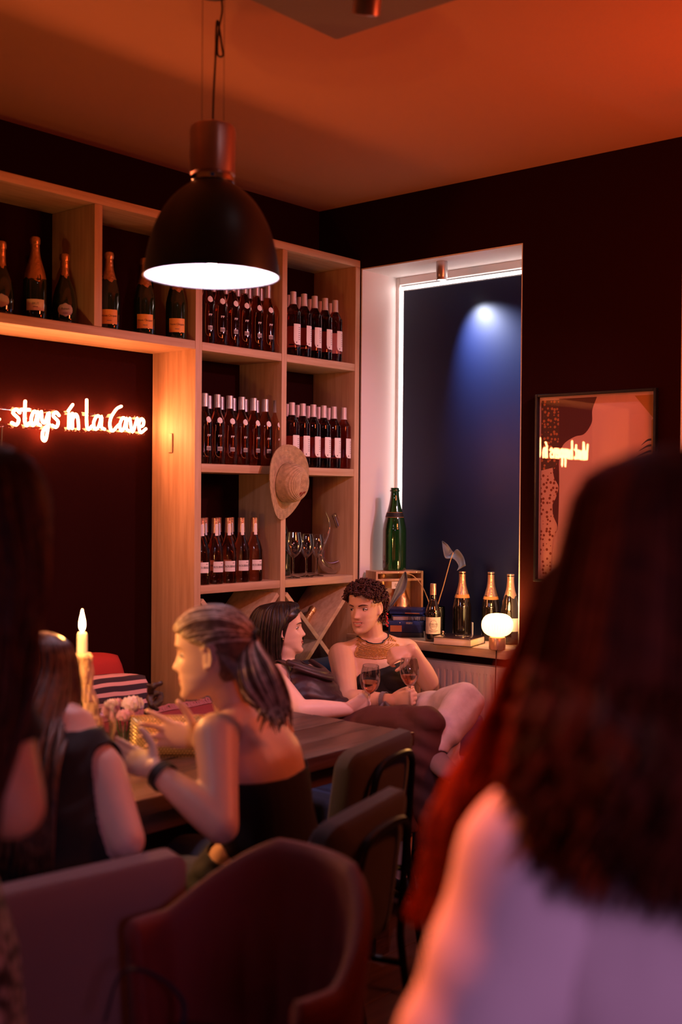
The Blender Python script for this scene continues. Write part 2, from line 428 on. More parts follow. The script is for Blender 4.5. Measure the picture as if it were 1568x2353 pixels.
boxobj('print', (PX0+fw, -.0035, PZ0+fw), (PX1-fw, -.001, PZ1-fw), 'poster_paper', po, 0)
def shape(name, mat, pts, lay):
    # pts in the print's own units, x 0..1 to the right, z 0..1 upwards
    X0, X1, Z0, Z1 = PX0+.022, PX1-.020, PZ0+.022, PZ1-.022
    v = [Vector((X0+(X1-X0)*p[0], 0, Z0+(Z1-Z0)*p[1])) for p in pts]; n = len(v); y0 = -.0036-lay*.0004
    mb = MB(); mb.add([(p.x, y0, p.z) for p in v]+[(p.x, y0-.0003, p.z) for p in v], [tuple(range(n-1, -1, -1)), tuple(range(n, 2*n))]+[(i, (i+1) % n, n+(i+1) % n, n+i) for i in range(n)])
    return mb.build(name, mat, po, smooth=False)
def curve(pts, n=8): return [tuple(p) for p in catmull(pts, n)]
# print window: 0..1 spans about 0.52 m wide and 0.77 m high; top 0.5 is what the photo shows
shape('pink_field', 'poster_pink', [(0, 0), (1, 0), (1, 1), (0, 1)], 0)
shape('burgundy_field', 'poster_burgundy', [(.165, 0), (.165, 1), (.51, 1)] + curve([(.51, 1), (.47, .93), (.465, .86), (.40, .80), (.31, .785), (.21, .745), (.175, .68), (.165, .6)]), 1)
shape('dotted_dark_field', 'poster_dots_dark', [(0, .995), (0, .60), (.08, .605), (.13, .61), (.165, .66), (.165, .995)], 2)
shape('burgundy_wave', 'poster_burgundy', [(.10, .62)]+curve([(.10, .62), (.165, .66), (.165, .30), (.12, .25)]), 1)
shape('dotted_light_field', 'poster_dots_light', [(0, .60)] + curve([(.11, .615), (.125, .56), (.165, .51), (.145, .45), (.11, .40), (.125, .34), (.16, .28), (.12, .2), (.1, .0)]) + [(0, 0)], 3)
shape('ochre_corner', 'poster_ochre', [(.84, .995), (1, .995), (1, .87)], 2)
shape('ochre_band', 'poster_ochre', [(.985, .86), (1, .87), (1, .6), (.985, .6)], 3)
for k in range(8):
    z = .765-k*.03
    shape('navy_stripe', 'poster_navy', curve([(1, z), (.95, z-.006), (.90-.02*k, z-.035)], 4) + curve([(.90-.02*k, z-.037), (.95, z-.016), (1, z-.012)], 4), 2)
boxobj('glass', (PX0+fw, -.0135, PZ0+fw), (PX1-fw, -.0115, PZ1-fw), 'pane_glass', po, 0)
# ================================================================== bottles and glasses
pm('rose_glass', (.90, .46, .30), rough=.03, trans=1, ior=1.38)
pm('rose_glass_deep', (.72, .20, .16), rough=.03, trans=1, ior=1.38)
pm('dark_green_glass', (.010, .02, .008), rough=.06, coat=1)
pm('black_glass', (.008, .006, .006), rough=.08, coat=1)
pm('green_glass', (.05, .42, .07), rough=.03, trans=1, ior=1.33)
pm('silver_capsule', (.55, .50, .50), rough=.35, metal=.7)
pm('pale_capsule', (.62, .52, .52), rough=.45, metal=.2)
pm('gold_foil', (.72, .42, .18), rough=.32, metal=.9, bump=.35, bscale=70)
pm('copper_foil', (.70, .44, .30), rough=.30, metal=.85, bump=.3, bscale=60)
pm('label_white', (.82, .79, .78), rough=.6); pm('label_cream', (.78, .68, .50), rough=.65, noise=.15, nscale=60)
pm('label_orange', (.80, .36, .06), rough=.55); pm('label_grey', (.42, .38, .36), rough=.5); pm('ink', (.03, .02, .02), rough=.6); pm('ink_grey', (.18, .14, .13), rough=.6)
pm('line_gold', (.60, .25, .07), rough=.4)
PROF = {
 'bordeaux': [(.026, .0), (.0335, .002), (.0365, .008), (.0365, .188), (.0345, .206), (.027, .222), (.0185, .238), (.0148, .252), (.0142, .290), (.0142, .300)],
 'slender': [(.026, .0), (.033, .002), (.0355, .008), (.0355, .165), (.0335, .188), (.028, .208), (.0205, .228), (.0155, .245), (.0145, .290), (.0145, .303)],
 'burgundy': [(.028, .0), (.036, .002), (.039, .008), (.039, .125), (.0365, .148), (.030, .172), (.0215, .196), (.016, .215), (.0145, .272), (.0145, .286)],
 'champagne': [(.034, .0), (.041, .003), (.044, .010), (.044, .140), (.0415, .165), (.035, .195), (.0255, .228), (.0185, .255), (.0155, .285), (.0152, .305), (.0165, .308), (.0165, .318)],
 'belly': [(.030, .0), (.040, .003), (.046, .02), (.0475, .06), (.045, .10), (.037, .140), (.027, .168), (.0185, .190), (.016, .215), (.0155, .262), (.017, .265), (.017, .276)],
 'magnum': [(.050, .0), (.056, .004), (.0585, .015), (.0585, .185), (.056, .215), (.049, .25), (.038, .290), (.029, .325), (.0235, .355), (.021, .380), (.021, .389), (.0245, .390), (.0245, .397), (.021, .3975), (.021, .408)]}
def smooth_prof(p, n=4):
    q = [p[0], p[1], p[2]] + [tuple(v) for v in catmull(p[2:], n)][1:]
    return q
def cyl_patch(R, a0, a1, z0, z1, mat, name, parent, nu=10, clip=None, th=.0004, prof=None):
    """thin curved label on a bottle; clip(u, v) gives a height or width shape"""
    mb = MB()
    def fn(u, v, r):
        a = a0+(a1-a0)*u; zz = z0+(z1-z0)*v
        if clip: a, zz = clip(u, v, a0, a1, z0, z1)
        rr = (prof(zz) if prof else R)+r
        return Vector((rr*math.cos(a), rr*math.sin(a), zz))
    nv = 6 if (clip or prof) else 1
    mb.grid(lambda u, v: fn(u, v, th), nu, nv)
    return mb.build(name, mat, parent)
def disc_clip(u, v, a0, a1, z0, z1):
    h = math.sqrt(max(0, 1-(2*v-1)**2))*1.0
    ca, wa = (a0+a1)/2, (a1-a0)/2
    return ca+wa*h*(2*u-1), z0+(z1-z0)*v
def tongue_clip(u, v, a0, a1, z0, z1):
    r = .35; lo = r*(1-math.sqrt(max(0, 1-max(0, (.35-u)/.35)**2))) if u < .35 else 0
    return a0+(a1-a0)*u, z0+(z1-z0)*(lo*.6+v*(1-lo*.6))
def prof_fn(P):
    zs = [p[1] for p in P]; rs = [p[0] for p in P]
    return lambda z: float(np.interp(z, zs, rs))
def capsule(P, z0, mat, parent, name='capsule', extra=.0007, ragged=0, n=20):
    f = prof_fn(P); top = P[-1][1]; R = []
    levels = [z0] + [z0+(top-z0)*k/8 for k in range(1, 9)]
    mb = MB(); prof = [(f(z)+extra, z) for z in levels] + [(f(top)*.85, top+.0015)]
    for i, (r, z) in enumerate(prof):
        ring = []
        for k in range(n):
            a = 2*PI*k/n; dz = 0
            if ragged and i == 0: dz = ragged*(.5+.5*math.sin(3*a+1)) + ragged*.3*math.sin(7*a)
            rr = f(z-dz)+extra if i == 0 else r
            ring.append(Vector((rr*math.cos(a), rr*math.sin(a), z-dz)))
        R.append(ring)
    mb.rings(R, False, True)
    return mb.build(name, mat, parent)
def body(P, mat, parent, n=24, name='glass_body'):
    return MB().lathe(P, n=n).build(name, mat, parent)
SP = {k: smooth_prof(v) for k, v in PROF.items()}
# prototype bottles: labels are put about the local +x direction
def proto_medallion():
    t = thing('wine_bottle', '', 'bottle'); P = SP['slender']; body(P, 'rose_glass', t); capsule(P, .247, 'silver_capsule', t)
    R = .0355
    f = prof_fn(P)
    cyl_patch(R, -.36, .36, .176, .204, 'label_white', 'medallion', t, clip=disc_clip, prof=f, th=.0008)
    cyl_patch(R, -.30, .30, .058, .076, 'label_grey', 'barcode_label', t)
    for k in range(6): cyl_patch(R, -.24+.085*k, -.20+.085*k, .060, .071, 'ink', 'barcode_bar', t.children[-1] if 0 else t, nu=1, th=.0009)
    for k, a in enumerate((-.22, -.1, .03, .14)): cyl_patch(R, a, a+.07, .118+.004*(k % 2), .127, 'label_white', 'lettering', t, nu=2, th=.0008)
    arch = [Vector((math.cos(a)*(R+.0006), math.sin(a)*(R+.0006), z)) for a, z in catmull([(-.55, .17), (-.62, .13), (-.62, .07), (-.55, .045), (-.35, .034), (0, .031)], 4)]
    MB().tube(arch, .0006, 4).build('gold_line', 'line_gold', t)
    return t
def proto_white():
    t = thing('wine_bottle', '', 'bottle'); P = SP['bordeaux']; body(P, 'rose_glass_deep', t); capsule(P, .242, 'pale_capsule', t)
    lb = cyl_patch(.0365, -.66, .50, .052, .148, 'label_white', 'label', t, clip=tongue_clip, nu=14, th=.0007)
    for k in range(7): cyl_patch(.0365, .0, .32-.03*(k % 3), .13-k*.009, .1325-k*.009, 'ink_grey', 'print_line', lb, nu=3, th=.0012)
    cyl_patch(.0365, -.34, -.22, .058, .066, 'ink', 'print_mark', lb, clip=disc_clip, nu=4, th=.0012)
    return t
def proto_square():
    t = thing('wine_bottle', '', 'bottle'); P = SP['burgundy']; body(P, 'rose_glass', t); capsule(P, .222, 'copper_foil', t)
    lb = cyl_patch(.039, -.62, .62, .052, .098, 'label_white', 'label', t, th=.0007)
    text_on(lb, 'ROUBINE', .0135, .039, .074, .0)
    cyl_patch(.039, .25, .5, .088, .0905, 'ink_grey', 'print_line', lb, nu=3, th=.0012)
    cyl_patch(.0152, -.45, .45, .19+.02, .26, 'label_white', 'neck_tag', t, th=.0012, prof=prof_fn(P), nu=6)
    return t
def text_on(parent, s, size, R, z, ang):
    """lettering wrapped round a bottle, facing the direction ang"""
    o = text_mesh(s, size, Matrix.Identity(4), 'lettering', 'ink', parent, extrude=0, squeeze=.8)
    for v in o.data.vertices:
        a = ang + v.co.x/R; zz = z+v.co.y; v.co = (math.cos(a)*(R+.0016), math.sin(a)*(R+.0016), zz)
    return o
ORD = ['leftmost', 'second', 'third', 'fourth', 'fifth', 'sixth', 'seventh', 'eighth']
def ordi(i, n): return 'leftmost' if i == 0 else ('rightmost' if i == n-1 else ORD[i]+' from left')
used = set()
def put(proto, loc, rz, label, group=None):
    if id(proto) in used: o = copy_tree(proto)
    else: o = proto; used.add(id(proto))
    o.location = loc; o.rotation_euler = (0, 0, rz); tag(o, label)
    if group: o['group'] = group
    return o
PM, PW, PS = proto_medallion(), proto_white(), proto_square()
def row(proto, pxs, py, X, z, desc, rowname, cell, ang=0, jit=.15, gap=.0745):
    n = len(pxs)
    last = -9
    for i, px in enumerate(pxs):
        y = at(px, py, X=X).y
        if y-last < gap: y = last+gap
        last = y
        put(proto, (X, y, z+.0003), ang+random.uniform(-jit, jit), '%s, %s, %s, %s shelf cell' % (desc, ordi(i, n), rowname, cell), 'bottles in the %s shelf cell' % cell)
XF, XB = .236, .158
Z2, Z3, Z4 = 2.205, 1.689, 1.169
row(PM, (476, 503, 531, 556, 580, 606, 631), 720, XF, Z2, 'rosé bottle with round medallion', 'front row', 'upper left', -.25)
row(PM, (489, 517, 544, 568, 592, 616), 720, XB, Z2, 'rosé bottle with round medallion', 'back row', 'upper left', -.25)
row(PM, (470, 494, 520, 546, 571, 597, 622), 990, XF, Z3, 'rosé bottle with round medallion', 'front row', 'middle left', -.25)
row(PM, (479, 504, 529, 555, 580, 605), 990, XB, Z3, 'rosé bottle with round medallion', 'back row', 'middle left', -.25)
row(PW, (673.5, 697, 720, 742, 763), 770, XF, Z2, 'dark rosé bottle with tall white label', 'front row', 'upper right', .05, .25)
row(PW, (664, 685, 708.5, 731, 753, 776), 770, XB, Z2, 'dark rosé bottle with tall white label', 'back row', 'upper right')
row(PW, (670.5, 694, 717, 740, 761, 783), 1010, XF, Z3, 'dark rosé bottle with tall white label', 'front row', 'middle right', .05, .2)
row(PW, (660, 682, 706, 728, 750.5, 772), 1010, XB, Z3, 'dark rosé bottle with tall white label', 'back row', 'middle right')
row(PS, (463, 492, 522, 553, 584), 1280, .232, Z4, 'blush bottle with square white label', 'front row', 'lower left', -.42, .12, .080)
row(PS, (470, 499, 529), 1280, .148, Z4, 'blush bottle with square white label', 'back row', 'lower left', -.42, .12, .080)

# champagne bottles on the bridge
def champagne(label, group, loc, rz, P='champagne', foil='gold_foil', foil_z=.20, lab=('label_orange', .035, .09, .75), txt=None, disc=False, muselet=True, glass='dark_green_glass', tz=None, band=None, parent=None):
    t = thing('champagne_bottle', label, 'bottle', loc, rz, group); Pr = SP[P]; f = prof_fn(Pr)
    body(Pr, glass, t, n=28); capsule(Pr, foil_z, foil, t, name='foil', ragged=.014 if foil_z < .24 else .004)
    top = Pr[-1][1]
    if muselet: MB().lathe([(.0185, top-.022), (.0195, top-.014), (.0195, top-.004), (.017, top+.004), (.009, top+.0075), (.001, top+.008)], n=20).build('wired_cork', foil, t)
    if lab:
        R = f((lab[1]+lab[2])/2)
        lb = cyl_patch(R, -lab[3], lab[3], lab[1], lab[2], lab[0], 'label', t, clip=disc_clip if disc else None, nu=16, th=.0008, prof=f if disc else None)
        if txt: text_on(lb, txt, .0125, R, (lab[1]+lab[2])/2+.004, 0)
        if txt: cyl_patch(R, -.2, .2, lab[1]+.012, lab[1]+.0145, 'ink_grey', 'print_line', lb, nu=4, th=.0014)
    if band: cyl_patch(f(band[0]), -PI, PI, band[0], band[1], band[2], 'neck_band', t, nu=28, th=.0012, prof=f)
    return t
XC = .17; CG = 'champagne bottles on the bridge shelf'; ZB = 2.2063
def cy(px, py=745): return at(px, py, X=XC).y
champagne('round-bellied champagne bottle with grey oval label at the left picture edge', CG, (XC, cy(2), ZB), -.55, P='belly', foil='gold_foil', foil_z=.195, lab=('label_grey', .032, .082, .62), disc=True)
champagne('gold-necked champagne bottle with cream and orange label in the left upper cell', CG, (XC, cy(80), ZB), -.55, foil_z=.165, lab=('label_cream', .04, .082, .8), txt='BRUT')
champagne('squat round-bellied champagne bottle with oval label beside the divider', CG, (XC, cy(148), ZB), -.55, P='belly', foil_z=.20, lab=('label_grey', .032, .085, .62), disc=True, txt='Ruinart')
for i, px in enumerate((250, 332, 405)):
    champagne('dark champagne bottle with orange label, %s beside the lamp' % ('leftmost of three' if i == 0 else 'middle of three' if i == 1 else 'rightmost of three'), CG, (XC+.02*i, at(px, 745, X=XC+.02*i).y, ZB), -.62, foil_z=.215, foil='gold_foil', lab=('label_orange', .03, .088, .8), txt='Veuve Clicquot')

# stemware
def wineglass(label, loc, h=.21, r=.042, group=None, tilt=None, wine=None, name='wine_glass'):
    t = thing(name, label, 'glass', loc, 0, group); sB = h*.48
    pr = [(.034, .0), (.034, .002), (.018, .004), (.006, .010), (.0042, .03), (.0042, sB-.02), (.006, sB-.008)]
    MB().lathe(pr, n=24).build('stem', 'stem_glass', t)
    bw = [(.006, sB-.008), (r*.55, sB+.006), (r*.86, sB+.025), (r, sB+.05), (r*.97, sB+.075), (r*.80, h)]
    bw = [tuple(v) for v in catmull(bw, 4)]
    b = MB().lathe(bw+[(q[0]-.0012, q[1]) for q in bw[::-1][:-2]], n=28, cap1=False).build('bowl', 'stemware', t)
    MB().tube([Vector((r*.795*math.cos(a), r*.795*math.sin(a), h)) for a in [2*PI*k/28 for k in range(28)]], .0009, 5, close=True).build('rim', 'stem_glass', t)
    if wine:
        f = prof_fn([(q[0], q[1]) for q in bw]); zt = sB+wine; n = 8
        lp = [(max(.001, f(sB-.006+(zt-sB+.006)*k/n)-.0022), sB-.006+(zt-sB+.006)*k/n) for k in range(n+1)]
        MB().lathe(lp, n=24).build('wine', 'pink_wine', t)
    if tilt: t.rotation_euler = tilt
    return t
pm('stem_glass', (.95, .95, .95), rough=.02, trans=1, ior=1.35); pm('pink_wine', (.95, .50, .32), rough=.02, trans=1, ior=1.2)
for i, (px, X, h) in enumerate(((674, .225, .215), (704, .215, .205), (728, .205, .20))):
    wineglass('empty wine glass in the lower right shelf cell, %s' % ('nearest the middle upright', 'middle of the three', 'beside the decanter')[i], (X, at(px, 1320, X=X).y, Z4+.0005), h, .043 if i == 0 else .037, 'empty glasses in the lower right cell')
champagne('dark empty bottle behind the wine glasses in the lower right cell', None, (.07, -.33, Z4+.0005), 0, P='champagne', foil_z=.25, lab=None, muselet=False, foil='black_glass')
# lyre decanter
pane_mat('crystal', (.90, .90, .92), ior=1.7, boost=3.0)
dc = thing('decanter', 'lyre-shaped crystal decanter with a blue rim line beside the glasses', 'decanter', (.17, -.127, Z4+.0005))
o = Vector(dc.location)
dp = [(768, 1174, .013), (778, 1200, .0155), (788, 1234, .019), (790, 1264, .023), (780, 1288, .027), (763, 1298, .028), (745, 1291, .024), (736, 1272, .017), (741, 1250, .011), (752, 1226, .008), (758, 1203, .0055), (755, 1184, .004), (748, 1168, .0025)]
PT = catmull([(*(at(a, b, X=.17)-o), r) for a, b, r in dp], 4)
lo = min(p[2]-p[3] for p in PT)
PT = [np.array((p[0], p[1], p[2]-lo+.001, p[3])) for p in PT]
MB().tube([p[:3] for p in PT], [p[3] for p in PT], 16, ref=(1, 0, 0)).build('vessel', 'crystal', dc)
pm('blue_rim', (.02, .08, .45), rough=.2, coat=1)
ctr = np.array([np.mean([p[1] for p in PT[4:36]]), np.mean([p[2] for p in PT[4:36]])])
for dr, mt, nm in ((.0, 'blue_rim', 'blue_line'), (.0035, 'label_white', 'white_line'), (.006, 'poster_burgundy', 'red_line')):
    ln = []
    for p in PT[:32]:
        d = ctr-np.array((p[1], p[2]+.02)); d /= np.linalg.norm(d)+1e-9; ln.append(Vector((p[0], p[1]+d[0]*(p[3]-dr*.5+.001), p[2]+d[1]*(p[3]-dr*.5+.001))) + Vector((.010+dr*.8, 0, 0)))
    MB().tube(ln, .0017, 5).build(nm, mt, dc)
# bottle lying in the rack
rb = champagne('bottle lying slanted in the crossed rack with a gold foil neck', None, (.12, -.235, .94), 0, P='champagne', foil_z=.21, lab=None)
rb.rotation_euler = (math.radians(-45), 0, 0); rb.location = (.15, -.4275, .8)
rb.location = Vector((.15, -.415, .78))

# straw hat hung on the middle upright
m = pm('straw', (.66, .48, .27), rough=.85, noise=.35, nscale=45)
nt = m.node_tree; tc = nt.nodes.new('ShaderNodeTexCoord'); wv = nt.nodes.new('ShaderNodeTexWave'); wv.wave_type = 'RINGS'; wv.rings_direction = 'X'
wv.inputs['Scale'].default_value = 55; wv.inputs['Distortion'].default_value = 2.5; wv.inputs['Detail Scale'].default_value = 6
bp = nt.nodes.new('ShaderNodeBump'); bp.inputs['Strength'].default_value = .75; bp.inputs['Distance'].default_value = .004
nt.links.new(tc.outputs['Object'], wv.inputs[0]); nt.links.new(wv.outputs[0], bp.inputs['Height']); nt.links.new(bp.outputs[0], nt.nodes['Principled BSDF'].inputs['Normal'])
hc = at(656, 1108, X=.31)
ht = thing('straw_hat', 'woven straw hat hanging from the middle upright of the shelf', 'hat', hc); ht.rotation_euler = (0, math.radians(6), math.radians(8))
def hat(u, v):
    a = 2*PI*u
    if v < .45:      # brim
        t = v/.45; r = .172-(.172-.082)*t; x = .018*math.sin(2*a+.6)*(1-t)**1.5 + .012*(1-t)
        ry, rz = r*.86, r
    else:
        t = (v-.45)/.55; ph = t*PI/2; r = .082*max(.0, math.cos(ph)**.55) if t < 1 else 0; x = .105*math.sin(ph)**.8; ry, rz = r, r*1.12
        x -= .02*math.exp(-((math.cos(a)*r)/.02)**2)*(t**3)
    return Vector((x, ry*math.cos(a), rz*math.sin(a)))
hm = MB(); NU, NV = 48, 26
R = [[hat(k/NU, j/NV) for k in range(NU)] for j in range(NV+1)]
R2 = [[v - Vector((.004, 0, 0)) if j < 12 else v*.965 for v in ring] for j, ring in enumerate(R)]
hm.rings(R2[::-1]+R, False, False).build('straw_body', 'straw', ht)
pm('red_thread', (.25, .03, .02), rough=.8)
for k, (ya, za) in enumerate(((-.045, -.052), (-.018, -.050), (.012, -.047), (.03, -.045))):
    pts = []
    for q in range(14):
        a = q/13*2*PI*1.25; yy = ya+.012*math.cos(a)*(1-.03*q); zz = za+.014*math.sin(a*1.2+k)
        rr = math.hypot(yy, zz/1.12); x = .105*math.sqrt(max(0, 1-(min(rr, .081)/.082)**2))**.9+.004
        pts.append(Vector((x, yy, zz)))
    MB().tube(pts, .0022, 5).build('embroidered_letter', 'red_thread', ht)
# ================================================================== window sill, radiator, lamps
# ------------------------------------------------------------------ wooden crate turned towards the room
dX = Vector((.45, .893, 0)); dN = Vector((.893, -.45, 0))   # along its front, out of its front
c0 = Vector((.412, -.028, SILL+.0005))
CM = frame(c0, dX, -dN)            # local x along the front, y into the crate
cr = thing('wooden_crate', 'small open wooden champagne crate standing on the sill', 'crate', c0); cr.matrix_world = CM
pm('crate_wood', (.60, .38, .21), rough=.55, col2=(.45, .26, .13), nscale=4, stretch=(10, 10, 2), bump=.06, bscale=9)
cw, cd, ch = .257, .125, .304; th = .011
boxobj('side', (0, 0, 0), (th, cd, ch), 'crate_wood', cr); boxobj('side', (cw-th, 0, 0), (cw, cd, ch), 'crate_wood', cr)
boxobj('back', (th, cd-.006, 0), (cw-th, cd, ch-th), 'crate_wood', cr, .001); boxobj('base', (th, 0, 0), (cw-th, cd-.006, th), 'crate_wood', cr); boxobj('top', (th, 0, ch-th), (cw-th, cd, ch), 'crate_wood', cr)
boxobj('cross_rail', (th, 0, ch-.048), (cw-th, .008, ch-.036), 'crate_wood', cr, .0015)
for x in (.03, .12, .22): MB().lathe([(.0025, 0), (.0025, .0012), (.001, .0016)], n=8, M=Matrix.Translation((x, -.0001, ch-.0055)) @ Matrix.Rotation(PI/2, 4, 'X')).build('nail', 'chrome', cr)
def in_crate(x, y): return CM @ Vector((x, y, th+.0005))
pm('box_label', (.75, .66, .52), rough=.6)
champagne('gold-foiled champagne bottle standing at the left inside the crate', 'bottles in the crate', in_crate(.062, .062), .0, P='belly', foil_z=.13, lab=('label_cream', .03, .06, .8), glass='black_glass')
champagne('champagne bottle with long gold foil standing at the right inside the crate', 'bottles in the crate', in_crate(.172, .062), -.35, P='belly', foil_z=.115, lab=None, txt=None, glass='black_glass')
ct = boxobj('crate_label', (.085, .0, ch-.085), (.145, .0012, ch-.05), 'box_label', cr, 0)
CA = ct; text_mesh('DO', .018, frame((.115, -.0006, ch-.068), (1, 0, 0), (0, 0, 1)), 'lettering', 'ink', ct, 0)
# ------------------------------------------------------------------ giant green bottle on the crate
gb = CM @ Vector((.128, .064, ch+.0006))
t = thing('giant_bottle', 'oversized empty green champagne bottle on top of the crate', 'bottle', gb, -.9)
pm('bottle_sheen', (.008, .045, .010), rough=.05, trans=.35, ior=1.45, coat=1)
body(SP['magnum'], 'bottle_sheen', t, n=36); f = prof_fn(SP['magnum'])
cyl_patch(.03, -1.2, 1.2, .262, .287, 'black_matte', 'neck_label', t, nu=20, th=.001, prof=f)
for zz in (.2625, .286): cyl_patch(.03, -1.2, 1.2, zz, zz+.0012, 'line_gold', 'neck_line', t, nu=20, th=.0016, prof=f)
text_on(t, 'LANSON', .010, .0435, .275, .1)
cyl_patch(.03, -1.9, -1.3, .26, .29, 'red_seal', 'red_seal', t, clip=disc_clip, nu=10, th=.0016, prof=f) if pm('red_seal', (.55, .03, .04), rough=.4) else 0
cyl_patch(.0585, -1.25, -.9, .035, .052, 'label_grey', 'barcode_label', t, nu=6); cyl_patch(.0585, -1.05, -.85, .056, .075, 'ink_grey', 'print_mark', t, nu=6)
for k in range(6): cyl_patch(.0585, -1.22+k*.052, -1.20+k*.052, .037, .050, 'ink', 'barcode_bar', t, nu=1, th=.0009)
# ------------------------------------------------------------------ boxes and books by the crate
pm('blue_card', (.03, .06, .22), rough=.5, noise=.3, nscale=20); pm('navy_card', (.014, .022, .09), rough=.4); pm('orange_card', (.45, .16, .05), rough=.6); pm('dark_card', (.02, .016, .02), rough=.5)
bx = Vector((.56, .02, SILL+.0005))
def stack(name, label, cat, w_, d_, h_, z, mat, rz, dx=0, dy=0):
    t = thing(name, label, cat, (bx.x+dx, bx.y+dy, z), rz); return t
A0 = math.radians(38)
t = stack('card_box', 'dark card box lying lowest in the blue stack on the sill', 'box', 0, 0, 0, SILL+.0005, '', A0)
boxobj('body', (-.085, -.055, 0), (.085, .055, .022), 'dark_card', t, .002)
t = stack('card_box', 'navy box with orange label in the stack behind the wine bottle', 'box', 0, 0, 0, SILL+.0232, '', A0)
boxobj('body', (-.083, -.052, 0), (.083, .052, .052), 'navy_card', t, .002); boxobj('lid', (-.0845, -.0535, .036), (.0845, .0535, .055), 'blue_card', t, .002)
boxobj('orange_label', (-.075, -.0530, .004), (-.02, -.0522, .034), 'orange_card', t, 0); boxobj('pale_label', (.0, -.0550, .041), (.03, -.0537, .050), 'label_grey', t, 0)
for x in (-.03, .02): MB().ball((x, -.0545, .046), .0035).build('rivet', 'chrome', t)
t = stack('spiral_book', 'blue ring-bound book on top of the stack by the crate', 'book', 0, 0, 0, SILL+.0785, '', A0+.08, dy=.012)
boxobj('cover', (-.075, -.055, 0), (.08, .055, .003), 'blue_card', t, .001); boxobj('pages', (-.073, -.053, .0031), (.078, .05, .021), 'label_grey', t, .001); boxobj('cover', (-.077, -.056, .0212), (.08, .055, .0245), 'blue_card', t, .001)
for k in range(9): MB().tube([Vector((.0+.008*k, -.056+.010*math.cos(a), .013+.014*math.sin(a))) for a in [2*PI*q/12 for q in range(12)]], .0011, 5, close=True).build('ring', 'black_metal', t)
t = stack('card_box', 'flat blue box lying askew on the ring-bound book', 'box', 0, 0, 0, SILL+.1045+.004, '', A0-.15, dy=.02)
boxobj('body', (-.085, -.05, 0), (.075, .05, .024), 'blue_card', t, .002); boxobj('lid', (-.0865, -.0515, .012), (.0765, .0515, .027), 'navy_card', t, .002); boxobj('red_strip', (-.01, -.0525, .003), (.06, -.0503, .008), 'orange_card', t, 0)
# ------------------------------------------------------------------ wine bottle with cream label
wbp = at(995, 1473, Z=SILL); wbp.z += .0005
t = thing('wine_bottle', 'dark wine bottle with a large cream label at the sill edge', 'bottle', wbp, -.86)
P = [(r*.92, z*.93) for r, z in SP['burgundy']]; P = [(r*1.0, z) for r, z in P]; body(P, 'black_glass', t, n=28); capsule(P, .215, 'copper_foil', t, name='foil')
lb = cyl_patch(.0359, -1.15, 1.15, .036, .113, 'label_cream', 'label', t, nu=20, th=.0008)
text_on(lb, 'GRANDS VINS', .0075, .0362, .082, 0)
for (a0, a1, z) in ((-.5, .5, .074), (-.35, .35, .068), (-.6, .6, .05), (-.4, .4, .045)): cyl_patch(.0359, a0, a1, z, z+.0018, 'ink_grey', 'print_line', lb, nu=8, th=.0014)
MB().tube([Vector((math.cos(.45*math.cos(a))*.0372, math.sin(.45*math.cos(a))*.0372, .078+.022*math.sin(a))) for a in [2*PI*k/20 for k in range(20)]], .0006, 4, close=True).build('print_oval', 'ink_grey', lb)
# vase with two dried leaves behind it
vp = Vector((wbp.x-.035, wbp.y+.085, SILL+.0005))
t = thing('vase', 'dark glass jar holding two long-stemmed leaves behind the wine bottle', 'vase', vp)
pane_mat('smoked_glass', (.25, .18, .12), ior=1.5, boost=1.3)
MB().lathe([(.03, 0), (.035, .004), (.036, .13), (.034, .152), (.032, .152), (.0335, .13), (.0325, .008), (.001, .007)], n=24).build('jar', 'smoked_glass', t)
pm('leaf_green', (.10, .10, .12), rough=.5, noise=.3, nscale=30); pm('stem_tan', (.45, .28, .10), rough=.6)
def leafstem(label, tip_px, base, ctrl_px, D, leaf, group):
    base = Vector(base); tip = at(tip_px[0], tip_px[1], D=D); cs = [at(a, b, D=D) for a, b in ctrl_px]
    t = thing('leaf_stem', label, 'leaf', base, 0, group); o_ = Vector(t.location)
    P_ = catmull([tuple(base-o_)]+[tuple(c-o_) for c in cs]+[tuple(tip-o_)], 6); MB().tube(P_, [.0022]*len(P_), 6).build('stalk', 'stem_tan', t)
    V = [at(a, b, D=D+dd)-o_ for a, b, dd in leaf]; mb = MB(); n = len(V)//2
    Lft = catmull([tuple(v) for v in V[:n]], 4); Rgt = catmull([tuple(v) for v in V[n:]], 4); K = len(Lft)
    def q(u, v):
        i = min(K-1, int(round(v*(K-1)))); a, b = Vector(Lft[i]), Vector(Rgt[i]); p = a.lerp(b, u); nrm = c_f
        return p + nrm*(.012*math.sin(PI*u))
    mb.grid(q, 6, K-1); lf = mb.build('leaf_blade', 'leaf_green', t, smooth='all')
    sm = lf.modifiers.new('s', 'SOLIDIFY'); sm.thickness = .0015
    return t
Dl = (vp-CAM).dot(c_f)
LG = 'leaves in the dark jar'
leafstem('upright pale leaf on a long curved stalk above the champagne bottles', (1042, 1270), (vp.x+.012, vp.y+.005, SILL+.05), [(1004, 1405), (1020, 1345), (1035, 1290)], Dl,
         [(1016, 1244, .02), (1018, 1262, .0), (1024, 1283, 0), (1042, 1284, .0), (1054, 1300, -.01), (1050, 1312, -.03),
          (1018, 1243, .02), (1030, 1252, .02), (1042, 1268, .03), (1052, 1262, .02), (1066, 1280, .01), (1071, 1300, -.02)], LG)
